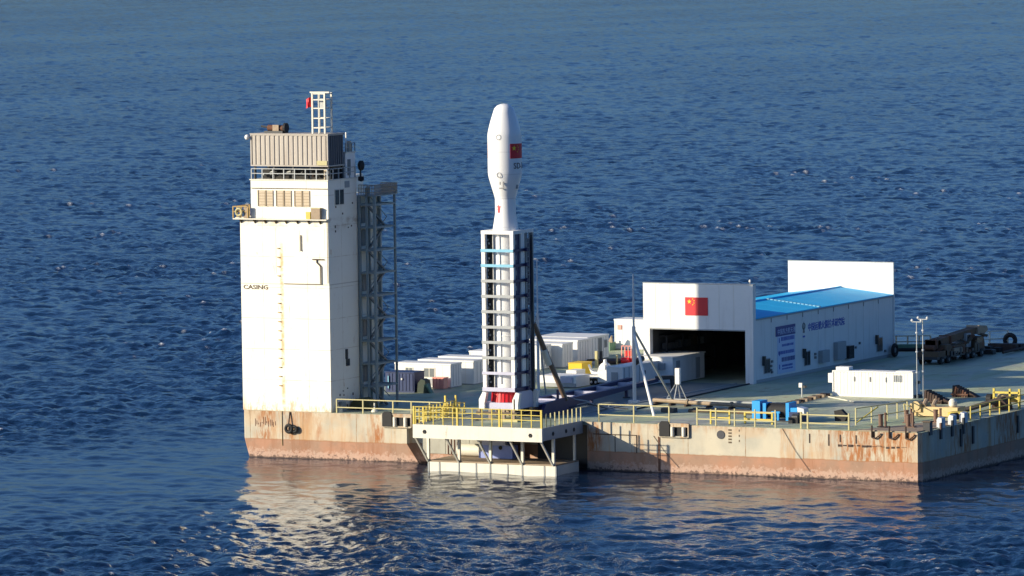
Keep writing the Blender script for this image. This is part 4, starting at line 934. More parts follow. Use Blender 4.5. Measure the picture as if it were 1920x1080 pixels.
# ------------------------------------------------------------------ hangar
hb_ = thing('hangar', 'large white hangar with high end walls and a bright blue roof', 'hangar', (-43.7, 62, H))
X0, X1, Y0, Y1, ZT, ZS = -50.05, -37.3, 43.16, 80.5, 15.15, 11.62
fw = B(); fw.box(X0, -49.3, Y0, Y0+.7, H+.005, ZT); fw.box(-38.22, X1, Y0, Y0+.7, H+.005, ZT); fw.box(-49.3, -38.22, Y0, Y0+.7, 10.3, ZT)
fw.build('front_wall', M['hangar_white'], hb_)
B().box(X0-.02, X1+.02, Y0-.03, Y0+.73, ZT, ZT+.07).build('parapet_cap', M['acgrey'], hb_)
bw = B().box(X0, -43.72, Y1-.3, Y1, H+.005, ZT).build('back_wall', M['hangar_white'], hb_)
B().box(-43.69, X1, Y1-.3, Y1, H+.005, ZT).build('back_wall', M['hangar_white'], hb_)
B().box(X0-.02, X1+.02, Y1-.33, Y1+.03, ZT, ZT+.07).build('parapet_cap', M['acgrey'], hb_)
npn = 9; st = (Y1-.3-Y0-.7)/npn
for i in range(npn):
    a = Y0+.7+i*st
    B().box(X1-.3, X1-.1, a+.02, a+st-.02, H+.35, ZS-.02).build('wall_panel', M['hangar_white'], hb_)
    B().box(X0+.1, X0+.3, a+.02, a+st-.02, H+.35, ZS-.02).build('wall_panel', M['hangar_white'], hb_)
    if i: B().box(X1-.17, X1-.06, a-.05, a+.05, ZS-.7, ZS-.05).build('gutter_clip', M['windowgrey'], hb_)
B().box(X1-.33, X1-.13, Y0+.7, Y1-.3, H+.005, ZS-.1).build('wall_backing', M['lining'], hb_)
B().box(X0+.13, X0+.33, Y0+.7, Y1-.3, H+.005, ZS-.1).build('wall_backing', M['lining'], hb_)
B().box(X1-.3, X1-.08, Y0+.7, Y1-.3, H+.01, H+.35).build('wall_base', M['acgrey'], hb_)
XM, ZR = (X0+X1)/2, 12.35
nr_ = 9
for i in range(nr_):
    a = Y0+.7+(Y1-.3-Y0-.7)*i/nr_+.02; c = Y0+.7+(Y1-.3-Y0-.7)*(i+1)/nr_-.02
    for e0, e1 in ((X1+.02, XM+.01), (X0-.02, XM-.01)):
        ro = B().add([(e0, a, ZS+.02), (XM if e0 > XM else XM, a, ZR), (XM, c, ZR), (e0, c, ZS+.02), (e0, a, ZS-.08), (XM, a, ZR-.1), (XM, c, ZR-.1), (e0, c, ZS-.08)],
                     [(0, 1, 2, 3), (4, 7, 6, 5), (0, 3, 7, 4), (1, 5, 6, 2), (0, 4, 5, 1), (3, 2, 6, 7)]).build('roof_panel', M['roof'], hb_)
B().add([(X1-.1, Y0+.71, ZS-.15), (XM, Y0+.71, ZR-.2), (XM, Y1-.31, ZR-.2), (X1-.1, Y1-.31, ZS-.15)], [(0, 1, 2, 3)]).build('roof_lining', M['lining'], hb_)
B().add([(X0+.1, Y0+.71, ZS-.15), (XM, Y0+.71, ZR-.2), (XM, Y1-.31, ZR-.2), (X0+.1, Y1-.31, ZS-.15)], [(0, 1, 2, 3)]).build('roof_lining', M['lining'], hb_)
B().tube((XM, Y0+.75, ZR+.04), (XM, Y1-.35, ZR+.04), .09, 6).build('ridge_cap', M['roof'], hb_)
# clip row across the roof
rs_y = 60.4
for i in range(14):
    f0 = i/14; x = X1-.05+(XM-X1)*f0; z = ZS+.05+(ZR-ZS)*f0
    B().add([(x, rs_y-.2, z), (x-.32, rs_y-.2, z+.035), (x-.32, rs_y+.2, z+.035), (x, rs_y+.2, z), (x, rs_y-.2, z+.09), (x-.32, rs_y-.2, z+.125), (x-.32, rs_y+.2, z+.125), (x, rs_y+.2, z+.09)],
            [(0, 3, 2, 1), (4, 5, 6, 7), (0, 1, 5, 4), (1, 2, 6, 5), (2, 3, 7, 6), (3, 0, 4, 7)]).build('seam_clip', M['rampblue'], hb_)
for i in range(10):
    y = Y0+1+i*1.7; B().box(XM-.9, XM-.7, y, y+1.2, ZR-.06, ZR+.02).build('seam_clip', M['rampblue'], hb_)
B().box(X1-.10, X1+.03, Y0+.72, Y1-.32, ZS-.22, ZS-.09).build('gutter', M['acgrey'], hb_)
for x in (-48.6, -46.9, -41.2, -39.5): B().box(x-.012, x+.012, Y0-.012, Y0, 10.43, ZT-.05).build('cladding_joint', M['offwhite'], hb_)
for x in (-47.9, -45.8, -41.6, -39.5): B().box(x-.012, x+.012, Y1-.325, Y1-.30, 12.5, ZT-.05).build('cladding_joint', M['offwhite'], hb_)
B().box(-49.3, -38.22, Y0-.04, Y0, 10.3, 10.42).build('door_track', M['grey'], hb_)
# flag on the front
fl2 = B().box(-45.12, -42.5, Y0-.06, Y0-.005, 11.85, 13.75).build('flag', M['flagred'], hb_)
def flat_star(cx, cz, r, rot, nm):
    b = B(); b.prism(star(cx, cz, r, rot), Y0-.085, Y0-.06, 'xz'); b.build(nm, M['flagyellow'], fl2)
flat_star(-44.62, 13.30, .27, 0, 'big_star')
for q in ((-44.22, 13.58), (-44.06, 13.40), (-44.06, 13.16), (-44.22, 12.98)): flat_star(*q, .09, .3, 'small_star')
B().box(-43.83, -43.80, Y0-.07, Y0-.06, 11.85, 13.75).build('flag_seam', M['red'], fl2)
# side wall gear: x = just proud of the panels
XS = X1-.1
def louvre(y, z, nm='louvre_vent'):
    f = B().box(XS, XS+.08, y, y+1.55, z, z+1.6).build(nm, M['acgrey'], hb_)
    for k in (0.08, .82): B().box(XS+.08, XS+.12, y+k, y+k+.6, z+.08, z+1.5).build('slat', M['windowdark'], f)
    B().box(XS+.02, XS+.35, y-.35, y-.1, z+.9, z+1.9).build('hood', M['windowdark'], f)
for y in (45.9, 56.2, 75.6): louvre(y, H+.85)
for y in (60.0, 64.0):
    B().box(XS, XS+.5, y, y+(2.3 if y > 62 else 1.9), H+.9, H+(2.8 if y > 62 else 2.2)).build('electric_cabinet', M['acgrey'], hb_)
B().box(XS, XS+.6, 66.9, 68.2, H+.8, H+2.2).build('fan_unit', M['windowdark'], hb_)
b = B()
for i in range(9):
    y = random.choice((47.6, 48.3, 58.9, 59.4, 63.0, 69.5, 70.6, 77.6))+random.uniform(-.2, .2); z = H+random.uniform(.5, 2.3); b.box(XS, XS+.15, y, y+.3, z, z+.25)
b.build('wall_fitting', M['windowgrey'], hb_)
bn_ = B().box(XS+.005, XS+.04, 49.35, 53.9, H+.55, 9.3).build('banner', M['banner'], hb_)
B().box(XS+.005, XS+.06, 49.0, 53.95, 9.3, 10.35).build('banner_head', M['bannerhead'], hb_)
text_flat('中国东方航天港', .66, (XS+.062, 49.35, 9.52), '+x', 'banner_title', M['banner'], hb_)
def textrow(z, y0, y1, h, mt, par):
    y = y0; b = B()
    while y < y1:
        w2 = random.uniform(.14, .30); b.box(XS+.04, XS+.05, y, min(y+w2, y1), z, z+h); y += w2+random.uniform(.05, .10)
    b.build('illegible_line', mt, par)
for z, a, c, h_, mt in ((8.75, 50.3, 53.7, .42, 'signblue'), (8.15, 50.5, 53.5, .25, 'signblue'), (7.35, 49.6, 53.6, .35, 'signblue'), (6.55, 50.4, 53.8, .45, 'bannerhead'), (6.0, 50.5, 53.2, .22, 'signblue'), (5.7, 50.5, 53.2, .16, 'signblue')):
    textrow(z, a, c, h_, M[mt], bn_)
for z in (8.6, 7.2, 5.8): B().box(XS+.04, XS+.05, 49.75, 49.95, z, z+.5).build('side_mark', M['signblue'], bn_)
text_flat('中国运载火箭技术研究院', .92, (XS+.012, 57.3, 9.35), '+x', 'wall_lettering', M['signblue'], hb_, bold=.016, sx=.96)
b = B(); b.torus((XS+.02, 56.2, 9.9), .34, .05, 'x', 14, 4); b.prism([(56.0, 9.2), (56.45, 9.2), (56.25, 10.4)], XS+.01, XS+.03, 'yz'); b.build('emblem', M['windowgrey'], hb_)
B().box(XS+.01, XS+.03, 55.95, 56.5, 8.7, 8.9).build('emblem_text', M['signblue'], hb_)
ht_ = thing('tyre', 'large black tyre leaning at the far corner of the hangar side wall', 'tyre', (-37.0, 79.6, H))
B().torus((-36.9, 79.5, H+.78), .58, .2, 'x').build('tread', M['black'], ht_, smooth=True)
B().lathe([(.3, 0), (.3, .08)], (-36.9, 79.5, H+.78), 12, 'x').build('rim', M['windowgrey'], ht_)
gl = thing('roof_lamp', 'tiny white lamp on the top right corner of the hangar front wall', 'lamp', (-37.9, Y0+.3, ZT))
B().lathe([(.01, 0), (.12, .06), (.14, .2), (.05, .32)], (-37.75, Y0+.3, ZT+.25), 8).build('lamp_head', M['white'], gl); B().bar((-37.75, Y0+.3, ZT+.05), (-37.75, Y0+.3, ZT+.3), .03).build('stem', M['grey'], gl)
# interior gear of the hangar seen through the opening
ig = thing('storage_rack', 'dark storage rack along the left inside wall of the hangar', 'rack', (-48.9, 52, H))
for y in (46, 50, 54, 58): B().bar((-48.7, y, H), (-48.7, y, H+4.6), .09).build('upright', M['darksteel'], ig)
for z in (1.4, 3.0, 4.5): B().box(-49.6, -48.6, 46, 58, H+z, H+z+.12).build('shelf', M['darksteel'], ig)
for i in range(7): B().box(-49.4, -48.75, 46.3+i*1.6, 47.3+i*1.6, H+3.13, H+3.13+random.uniform(.5, 1.1)).build('crate', random.choice((M['grey'], M['lining'], M['brown'])), ig)
# ------------------------------------------------------------------ big white container right
wcn = thing('equipment_container', 'white ribbed equipment container on deck to the right of the hangar', 'container', (-19.5, 34.3, H))
a0_, a1_, b0_, b1_ = -23.95, -15.1, 33.45, 35.3
B().box(a0_, a1_, b0_+.06, b1_, H+.1, H+2.6).build('container_wall', M['white'], wcn)
nn = 22
for i in range(nn):
    u = a0_+.12+(a1_-a0_-.24)*i/nn; v = u+(a1_-a0_-.24)/nn
    B().prism([(u, b0_+.06), (u+.05, b0_+.025), (v-.06, b0_+.025), (v-.015, b0_+.06)], H+.2, H+2.5).build('wall_panel', M['white'], wcn)
b = B()
for z in (H, H+2.5): b.box(a0_-.03, a1_+.03, b0_-.04, b0_+.06, z, z+.12)
for x in (a0_-.03, a1_-.1): b.box(x, x+.13, b0_-.04, b0_+.06, H+.12, H+2.5)
b.box(a1_, a1_+.04, b0_+.06, b1_, H+2.5, H+2.62); b.box(a1_, a1_+.04, b0_+.06, b1_, H, H+.12); b.build('frame', M['white'], wcn)
B().box(a0_-.55, a0_, b0_+.1, b0_+1.2, H+1.35, H+2.3).build('air_conditioner', M['white'], wcn)
B().box(a0_+.2, a0_+1.6, b0_+.4, b0_+1.5, H+2.62, H+2.95).build('roof_unit', M['white'], wcn)
B().box(a1_-2.0, a1_-.2, b0_+.3, b1_-.3, H+2.62, H+2.72).build('roof_unit', M['silver'], wcn)
for x in (-21.6, -19.85, -18.1):
    B().box(x, x+.10, b0_-.06, b0_-.01, H+1.55, H+2.05).build('door_handle', M['ltmark'], wcn)
B().box(a1_+.02, a1_+.3, b0_+.9, b0_+1.35, H+1.4, H+1.7).build('socket_box', M['windowdark'], wcn)
B().box(a1_+.02, a1_+.5, b0_+.3, b1_-.2, H+.0, H+.3).build('step', M['darksteel'], wcn)
b = B(); [b.box(-17.2+i*.2, -17.1+i*.2, b0_-.03, b0_-.005, H+1.6, H+2.3) for i in range(5)]; b.build('vent_slat', M['acgrey'], wcn)
def wind_mast(x, y, h, label, cross=True):
    t = thing('wind_mast', label, 'mast', (x, y, H), 'wind masts beside the white container')
    B().tube((x, y, H), (x, y, H+h), .07, 8, .05).build('pole', M['poledim'], t, smooth=True)
    for z in (h*.33, h*.6, h*.85): B().lathe([(.13, 0), (.13, .15)], (x, y, H+z), 8).build('joint', M['silver'], t)
    B().bar((x-.5, y, H+h), (x+.5, y, H+h), .04).build('cross_arm', M['poledim'], t)
    for q in (-.5, .5): B().lathe([(.02, 0), (.14, .08), (.14, .2), (.02, .3)], (x+q, y, H+h), 8).build('sensor', M['silver'], t)
wind_mast(-14.75, 33.75, 7.75, 'left one of two thin wind masts at the end of the white container')
wind_mast(-14.25, 34.15, 8.0, 'right one of two thin wind masts at the end of the white container')
# deck lamp
dlm = thing('deck_lamp', 'small white lamp on a short post between the hangar and the white container', 'lamp', (-26.0, 38, H))
B().bar((-26.3, 31.0, H), (-26.3, 31.0, H+1.0), .05).build('post', M['poledim'], dlm)
B().box(-26.6, -26.25, 30.9, 31.15, H+1.0, H+1.45).build('lamp_head', M['white'], dlm); B().box(-26.2, -25.9, 30.9, 31.3, H+.95, H+1.2).build('battery_box', M['darksteel'], dlm)
# ------------------------------------------------------------------ crane truck
ck = thing('crane_truck', 'rusty brown mobile crane truck with folded boom parked near the far deck edge', 'crane truck', (-29.5, 77, H))
def yb_box(x0, x1, y0, y1, z0, z1, nm, mt, par=None): return B().box(x0, x1, y0, y1, H+z0, H+z1).build(nm, M[mt], par or ck)
yb_box(-30.6, -28.2, 71.0, 84.5, .75, 1.15, 'chassis', 'darksteel')
for y in (72.2, 74.0, 79.3, 81.0, 83.4):
    for x in (-30.75, -28.55):
        wl = B().lathe([(.35, 0), (.58, .03), (.58, .42), (.35, .45)], (x, y, H+.58), 16, 'x').build('wheel', M['black'], ck, smooth=True)
        B().lathe([(.22, -.02), (.22, .47)], (x, y, H+.58), 10, 'x').build('rim', M['windowgrey'], wl)
yb_box(-30.7, -28.1, 71.0, 73.4, 1.15, 1.9, 'engine_deck', 'vehicle')
yb_box(-30.7, -28.1, 73.0, 74.6, 1.15, 2.7, 'counterweight', 'vehicle')
yb_box(-30.5, -28.3, 75.0, 79.0, 1.15, 2.3, 'turntable', 'vehicle')
yb_box(-28.25, -28.0, 75.2, 78.2, 1.3, 2.0, 'tool_box', 'pipe')
cb = B().prism([(82.0, H+1.15), (84.6, H+1.15), (84.6, H+1.9), (84.2, H+2.9), (82.0, H+2.9)], -30.6, -28.3, 'yz').build('cab', M['vehicle'], ck)
B().box(-28.3, -28.27, 82.3, 83.9, H+2.0, H+2.75).build('window', M['windowdark'], cb)
yb_box(-30.4, -28.6, 80.1, 81.4, 1.6, 3.6, 'crane_cab', 'acgrey'); yb_box(-28.6, -28.56, 80.3, 81.2, 2.5, 3.4, 'window', 'windowdark')
bm_ = B(); bm_.add([(-30.0, 72.0, H+2.3), (-28.9, 72.0, H+2.3), (-28.9, 84.5, H+3.3), (-30.0, 84.5, H+3.3), (-30.0, 72.0, H+3.4), (-28.9, 72.0, H+3.4), (-28.9, 84.5, H+4.2), (-30.0, 84.5, H+4.2)],
    [(0, 3, 2, 1), (4, 5, 6, 7), (0, 1, 5, 4), (1, 2, 6, 5), (2, 3, 7, 6), (3, 0, 4, 7)]); bm_.build('boom', M['vehicle'], ck)
B().box(-30.15, -28.75, 72.0, 72.5, H+2.2, H+3.5).build('boom_collar', M['rusty'], ck)
B().box(-30.15, -28.75, 76.0, 76.4, H+2.55, H+3.75).build('boom_collar', M['rusty'], ck)
B().prism([(83.5, H+3.2), (85.4, H+3.0), (86.6, H+3.6), (86.2, H+4.2), (84.0, H+4.45)], -30.2, -28.7, 'yz').build('boom_head', M['pipe'], ck)
B().lathe([(.45, 0), (.45, 1.2)], (-30.1, 73.2, H+2.9), 12, 'x').build('hoist_drum', M['rusty'], ck)
B().lathe([(.4, 0), (.4, 1.4)], (-30.2, 71.6, H+2.4), 12, 'x').build('hoist_drum', M['rusty'], ck)
for y in (74.9, 84.9):
    B().box(-31.2, -27.6, y-.15, y+.15, H+.6, H+.85).build('outrigger', M['darkrust'], ck)
for i in range(10): yb_box(-28.1, -27.95, 74.2+i*.85, 74.2+i*.85+random.uniform(.3, .7), .9+random.uniform(0, .3), 1.4+random.uniform(0, .9), 'side_fitting', random.choice(('darksteel', 'brown', 'vehicle', 'rusty')))
for i in range(16):
    y = 71.5+i*.85; z = 1.2+.07*i
    B().tube((-28.9, y, H+z+random.uniform(.1, 1.0)), (-28.3, y+random.uniform(.4, 1.3), H+z+random.uniform(.1, 1.3)), random.uniform(.10, .24), 7).build('rusty_fitting', random.choice((M['rusty'], M['darkrust'], M['vehicle'], M['brown'])), ck)
for i in (0, 3, 4, 6): B().box(-29.9+random.uniform(0, .3), -29.1, 73+i*1.7, 73.6+i*1.7+random.uniform(0, .8), H+3.15+.09*i, H+3.45+.09*i+random.uniform(0, .15)).build('boom_bracket', random.choice((M['rusty'], M['pipe'], M['vehicle'])), ck)
ck.scale = (1, 1, .76)
dj = thing('dark_deck_gear', 'low dark pipes and blocks lying behind the crane truck near the tyre', 'gear', (-28.5, 91, H))
for i in range(7): B().box(-30+random.uniform(-1, 1), -28+random.uniform(-1, 1.5), 86+i*1.5, 87+i*1.5, H, H+random.uniform(.35, .95)).build('block', random.choice((M['darksteel'], M['darkrust'], M['black'])), dj)
B().tube((-26.5, 85.5, H+.3), (-27.2, 99, H+.3), .15, 8).build('pipe', M['darkrust'], dj)
ft = thing('fender_tyre', 'black square-set tyre standing alone on the far deck edge at the right', 'tyre', (-30.0, 96.8, H))
B().torus((-30.0, 96.2, H+.75), .62, .27, 'y').build('tread', M['black'], ft, smooth=True); B().box(-30.5, -29.5, 96.3, 96.6, H, H+.3).build('chock', M['black'], ft)
# far railings, cable trunk
railing('far_railing', 'pale railing on the far deck edge between the hangar and the crane truck', [(-41.6, 87.6, H), (-36.9, 89.6, H)], 1.6, 1.4, M['tan'], lv=(1.0, .6), r=.06)
railing('far_railing', 'pale railing on the far deck edge right of the crane truck boom', [(-33.6, 93.5, H), (-30.6, 97.0, H)], 1.8, 2.2, M['offwhite'], lv=(1.0, .5), r=.07)
kt = thing('edge_coaming', 'low pale green coaming with dark fenders on the far deck edge', 'coaming', (-38, 87, H))
B().prism([(-41.5, 86.2), (-36.0, 88.6), (-36.2, 89.2), (-41.6, 86.8)], H, H+.75).build('coaming_plate', M['green'], kt)
B().path([(-41.4, 85.9, H+.15), (-39, 86.9, H+.2), (-36.3, 88.2, H+.15)], .22).build('hose', M['black'], kt)
# ------------------------------------------------------------------ rusty fender frames
def pile(x, y, wd, hh, label, mt, tail):
    t = thing('rusty_frame_stack', label, 'steel frames', (x, y, H), None)
    for i in range(7):
        xx = x+wd*i/7; hz = hh*(1-.10*i if i < 4 else .62-.16*(i-4)); hz = max(hz, .25)
        B().prism([(y, H), (y+1.9, H), (y+1.7, H+hz*.95), (y+.25, H+hz)], xx, xx+wd/7-.07, 'yz').build('frame_plate', M[mt if i % 3 else 'darkrust'], t)
    B().prism([(x+wd, H), (x+wd+tail, H), (x+wd, H+hh*.42)], y+.3, y+1.2, 'xz').build('sloping_plate', M['darkrust'], t)
    B().box(x-.05, x+wd, y-.12, y-.02, H+.2, H+.35).build('tie_bar', M[mt], t)
    return t
pile(-11.7, 28.2, 2.0, 1.35, 'near-black stack of rusty steel frames right of the white container', 'darkrust', 1.2)
pile(-12.0, 36.2, 1.8, 1.15, 'reddish brown stack of rusty steel frames, farther back behind the dark stack', 'rusty', .9)
# ------------------------------------------------------------------ windlass at the right corner
wd_ = thing('anchor_windlass', 'beige anchor windlass machine at the right corner of the deck', 'windlass', (-5.5, 16, H))
B().box(-7.3, -2.6, 15.2, 17.2, H+.1, H+1.0).build('bed', M['beigebeam'], wd_)
B().box(-7.5, -6.4, 15.0, 17.4, H+.5, H+1.3).build('gear_case', M['beigebeam'], wd_)
B().tube((-6.9, 14.9, H+1.1), (-6.9, 16.2, H+1.1), .45, 12).build('drum', M['beigebeam'], wd_, smooth=True)
for x in (-6.2, -5.2): B().tube((x, 15.3, H+1.1), (x, 16.0, H+1.6), .22, 8).build('pipe', M['pipe'], wd_)
B().lathe([(.25, 0), (.42, .2), (.42, .6), (.2, .85)], (-3.4, 16.0, H+.95), 12).build('capstan', M['offwhite'], wd_, smooth=True)
B().box(-2.9, -1.4, 13.5, 15.0, H+.1, H+.7).build('side_box', M['yellow'], wd_)
B().path([(-7.4, 14.8, H+1.0), (-8.0, 14.6, H+1.3), (-7.9, 14.6, H+.3)], .07).build('hose', M['palerail'], wd_)
B().tube((-1.9, 12.0, H+.45), (-1.5, 12.6, H+.45), .35, 10).build('roller', M['black'], wd_)
gp = thing('gangplank', 'long brownish gangplank lying behind the windlass along the right deck edge', 'gangplank', (-2.5, 22, H))
B().add([(-4.2, 17.5, H+.2), (-3.2, 17.5, H+.2), (-1.6, 27.5, H+.9), (-2.6, 27.5, H+.9), (-4.2, 17.5, H+.4), (-3.2, 17.5, H+.4), (-1.6, 27.5, H+1.2), (-2.6, 27.5, H+1.2)],
        [(0, 3, 2, 1), (4, 5, 6, 7), (0, 1, 5, 4), (1, 2, 6, 5), (2, 3, 7, 6), (3, 0, 4, 7)]).build('plank', M['brown'], gp)
B().prism([(-2.9, H), (-2.7, H+.9), (-1.9, H+1.2), (-1.2, H+.5), (-1.1, H)], 24.5, 25.8, 'xz').build('tarp', M['darkrust'], gp)
# bollards and raised corner plating
cp = thing('corner_plating', 'worn pinkish brown mooring plate on the right stern corner of the deck', 'plate', (-3, 4, H))
B().prism([(-6.6, .15), (-.5, .15), (-.3, 10.8), (-2.4, 11.5)], H+.003, H+.09).build('plate', M['pipe'], cp)
def bollard(x, y, label, rz=0):
    t = thing('double_bollard', label, 'bollard', (x, y, H+.09), 'brown double bollards on the stern corner')
    B().box(x-.3, x+.75, y-.3, y+.3, H+.09, H+.17).build('base', M['bollard'], t)
    for q, rr, hh in ((0, .22, 1.05), (.5, .12, 1.2)): B().lathe([(rr, 0), (rr, hh), (rr*1.2, hh+.03), (rr*1.2, hh+.12)], (x+q, y, H+.17), 10).build('bollard_post', M['bollard'], t)
bollard(-5.6, 3.4, 'brown double bollard farthest left on the stern corner plate')
bollard(-4.9, 8.0, 'brown double bollard behind the first one, in front of the windlass')
bollard(-3.1, 4.2, 'brown double bollard in the middle of the stern corner plate')
bollard(-2.4, 9.3, 'brown double bollard nearest the beige windlass')
for i, (y, lab) in enumerate(((5.0, 'first'), (7.8, 'second'), (10.6, 'third'))):
    t = thing('edge_guide_post', f'{lab} pale grey guide post counted back from the stern along the right deck edge', 'post', (-.2, y, H))
    B().prism([(-.5, H), (.02, H), (.02, H+.95), (-.35, H+1.05), (-.5, H+.8)], y, y+.9, 'xz').build('post_plate', M['silver'], t)
    B().box(.0, .16, y-.5, y-.1, H-1.0, H+.55).build('fender', M['darksteel'], t)
sb = thing('mooring_post', 'dark squat mooring post at the right stern corner edge', 'bollard', (-.5, 2.6, H))
B().box(-.6, .1, 1.9, 2.6, H-.4, H+.85).build('post_body', M['darksteel'], sb); B().box(-.7, .2, 1.8, 2.7, H+.85, H+.95).build('cap', M['brown'], sb)
# ------------------------------------------------------------------ blue winch + engine
bw_ = thing('mooring_winch', 'bright blue mooring winch with a dark rope drum on the front deck', 'winch', (-18.9, 6.8, H))
for x, wdt in ((-20.35, .85), (-16.75, .35)): B().box(x, x+wdt, 6.0, 7.8, H+.05, H+1.95 if wdt > .5 else H+1.85).build('side_frame', M['brightblue'], bw_)
B().box(-19.3, -18.95, 6.2, 7.6, H+.05, H+1.75).build('side_frame', M['brightblue'], bw_)
B().tube((-18.95, 7.0, H+1.0), (-16.75, 7.0, H+1.0), .72, 20).build('rope_drum', M['black'], bw_, smooth=True)
for x in (-18.1, -17.6): B().bar((x, 6.1, H+.1), (x, 6.1, H+.9), .1).build('brake_arm', M['brightblue'], bw_)
b = B(); b.bar((-18.3, 6.1, H+.9), (-17.4, 6.1, H+.9), .09); b.build('brake_band', M['brightblue'], bw_)
B().box(-20.4, -16.4, 5.9, 8.0, H, H+.12).build('bed', M['darksteel'], bw_)
en = thing('winch_engine', 'dark blue engine with a silver cover beside the bright blue winch', 'engine', (-15.6, 6.3, H))
B().box(-16.3, -14.9, 5.8, 7.2, H+.1, H+1.0).build('engine_block', M['bluebox'], en)
B().box(-16.2, -15.5, 5.9, 7.0, H+1.0, H+1.4).build('air_filter', M['brightblue'], en)
B().prism([(-15.4, H+.9), (-14.7, H+.8), (-14.75, H+1.35), (-15.45, H+1.5)], 5.8, 6.9, 'xz').build('cover', M['silver'], en)
B().tube((-15.6, 5.2, H+.5), (-15.0, 5.2, H+.5), .42, 12).build('flywheel', M['darksteel'], en)
B().box(-15.9, -14.9, 4.7, 5.3, H, H+.6).build('gear_case', M['black'], en)
chk = thing('rubber_chock', 'tilted black rubber chock lying on the deck right of the blue engine', 'chock', (-12.5, 8.8, H))
B().prism([(-12.6, H), (-11.6, H), (-11.3, H+.5), (-12.0, H+1.15), (-12.7, H+1.0)], 8.4, 9.0, 'xz').build('rubber_body', M['black'], chk); B().box(-12.4, -11.7, 9.02, 9.3, H, H+.3).build('wedge', M['darkrust'], chk)
# pipes along the deck
pr_ = thing('deck_pipeline', 'worn brown pipeline on low supports across the deck in front of the hangar', 'pipeline', (-30, 17.5, H))
B().path([(-37.4, 19.3, H+.4), (-33.0, 18.0, H+.4), (-27.6, 16.9, H+.4), (-22.2, 16.0, H+.35)], .2, 8).build('pipe', M['pipe'], pr_, smooth=True)
B().path([(-36.8, 21.3, H+.3), (-30.0, 20.6, H+.3), (-23.2, 20.2, H+.3)], .14, 8).build('pipe', M['grey'], pr_, smooth=True)
for x, y in ((-37, 19.2), (-35, 18.6), (-33, 18.0), (-30.3, 17.4), (-27.6, 16.9), (-25, 16.5), (-22.6, 16.1)): B().box(x-.12, x+.12, y-.6, y+.6, H, H+.22).build('support', M['darkrust'], pr_)
for x in (-33.0, -27.6): B().lathe([(.32, -.1), (.32, .1)], (x, 18.0 if x < -30 else 16.9, H+.4), 10, 'x').build('flange', M['pipe'], pr_)
hs_ = thing('hose_bundle', 'dark hoses heaped on the deck between the pipeline and the blue winch', 'hoses', (-27, 13, H))
for i in range(6): B().path([(-30+random.uniform(-1, 1), 12+i*.5, H+.12), (-27+random.uniform(-1, 1), 12.3+i*.5+random.uniform(-.5, .5), H+.15), (-24.5, 12.2+i*.45, H+.12), (-21.5+random.uniform(-.6, .6), 11.5+i*.5, H+.15)], .11, 6).build('hose', random.choice((M['darksteel'], M['brown'], M['darkrust'])), hs_)
B().box(-32.6, -31.2, 11.0, 11.9, H, H+.45).build('pump_box', M['darksteel'], hs_)
cbl = thing('cable_tray', 'diagonal chain and cable tray running from the white container to the winch', 'cable tray', (-20, 26, H))
for i in range(13):
    f_ = i/12; x = -24.6+f_*.9; y = 33.0-f_*14.5; B().box(x-.45, x+.45, y-.25, y+.25, H+.01, H+.28).build('link', M['pipe'] if i % 2 else M['darkrust'], cbl)
B().path([(-24.9, 33.0, H+.1), (-24.0, 18.5, H+.1)], .1, 6).build('cable', M['darkrust'], cbl)
B().path([(-23.9, 32.0, H+.05), (-19.0, 27.5, H+.05), (-15.5, 28.5, H+.05)], .06, 5).build('cable', M['offwhite'], cbl)
# thin cable across the deck to the hangar corner
tcb = thing('deck_cable', 'thin black cable running along the deck to the right foot of the hangar door', 'cable', (-37, 28, H))
B().path([(-36.3, 12.5, H+.06), (-36.9, 22, H+.06), (-37.3, 32, H+.06), (-37.7, 42.9, H+.06)], .09, 6).build('cable', M['black'], tcb)
B().path([(-37.2, 13.0, H+.04), (-39.2, 14.0, H+.04), (-40.0, 18.0, H+.04)], .05, 6).build('cable_branch', M['black'], tcb)
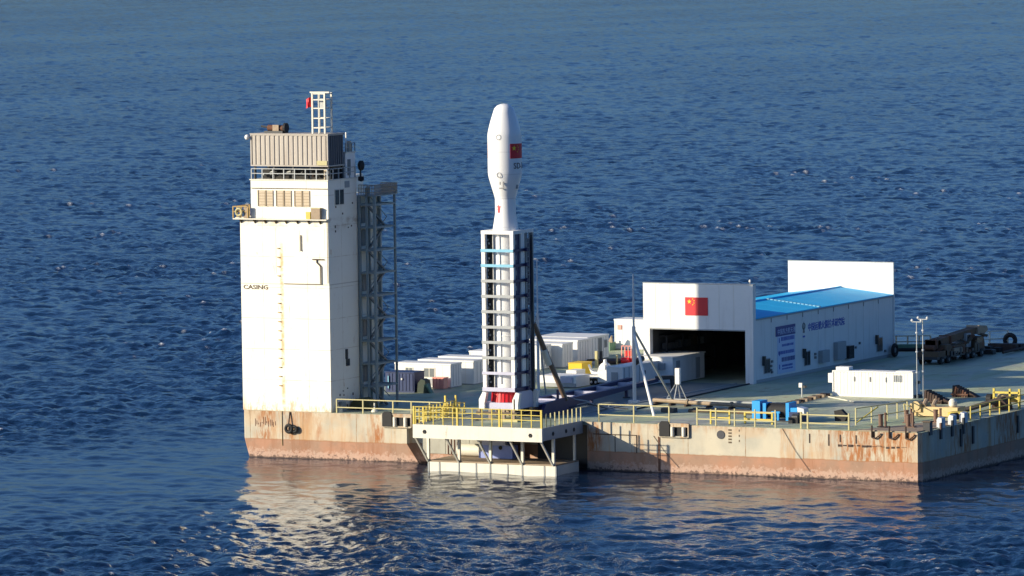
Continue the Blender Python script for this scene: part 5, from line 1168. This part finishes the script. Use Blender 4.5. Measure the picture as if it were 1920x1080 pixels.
# ------------------------------------------------------------------ deck edge railings
railing('stern_railing', 'pale yellow railing on the stern edge between the casing tower and the platform', [(-63.4, .35, H), (-60.4, .35, H), (-57.0, .35, H), (-50.8, .35, H)], 1.35, 2.3, M['palerail'], lv=(1.0, .4), r=.05)
railing('stern_railing', 'pale yellow railing on the stern edge just right of the launch platform', [(-34.2, .4, H), (-30.4, .4, H), (-26.6, .4, H)], 1.7, 3.4, M['palerail'], lv=(1.0, .4), r=.05)
railing('stern_railing', 'yellow railing on the stern edge in front of the bright blue winch', [(-23.6, .4, H), (-19.6, .4, H), (-15.3, .4, H)], 1.7, 2.1, M['palerail'], lv=(.85, .35), r=.05)
railing('inner_railing', 'bright yellow short double railing behind the stern edge railing', [(-22.8, 1.8, H), (-20.8, 1.8, H)], 1.4, 2.0, M['yellow'], lv=(.9, .45), r=.06)
railing('inner_railing', 'bright yellow low railing just left of the bright blue winch', [(-19.8, 3.2, H), (-16.9, 3.2, H)], 1.1, 2.9, M['yellow'], lv=(1.0, .4), r=.07)
railing('stern_railing', 'yellow railing with long rails right of the blue winch engine', [(-12.6, .4, H), (-11.9, .4, H), (-7.6, .4, H)], 1.6, 3.6, M['palerail'], lv=(.85, .35), r=.06)
gr_ = railing('corner_railing', 'yellow railing with a diagonal brace around the stern corner bollards', [(-9.0, 5.2, H), (-8.0, 10.5, H), (-7.6, 14.5, H)], 1.6, 2.6, M['palerail'], lv=(1.0, .4), r=.045)
B().bar((-9.0, 5.2, H+.2), (-8.2, 8.8, H+1.5), .045).build('brace', M['yellow'], gr_)
railing('side_railing', 'yellow railing along the right side edge of the deck', [(-.4, 13.2, H), (-.4, 30.5, H)], 1.35, 2.4, M['yellow'], lv=(1.0, .5), r=.045)
yp = thing('yellow_winch_stand', 'yellow framed winch stand at the right edge of the picture', 'winch', (-3.2, 27.5, H))
for x in (-3.6, -1.9, -.9): B().bar((x, 27.0, H), (x, 27.0, H+1.9), .1).build('post', M['yellow'], yp)
for z in (.9, 1.5): B().bar((-3.6, 27.0, H+z), (-.9, 27.0, H+z), .1).build('rail', M['yellow'], yp)
B().tube((-3.4, 27.8, H+.9), (-1.2, 27.8, H+.9), .45, 12).build('drum', M['beigebeam'], yp, smooth=True)
B().tube((-4.4, 27.2, H+.8), (-3.9, 27.2, H+.8), .5, 12).build('flange', M['black'], yp)
for o in list(sc.collection.objects):
    if o.type == 'MESH' and o.name == 't': bpy.data.objects.remove(o)
# lettering of the tower
text_flat('CASING', .62, (-73.75, -.0, 16.98), '-y', 'lettering', M['ink'], ct, bold=.007, sx=1.30)
sc.render.resolution_x = 1024; sc.render.resolution_y = 576
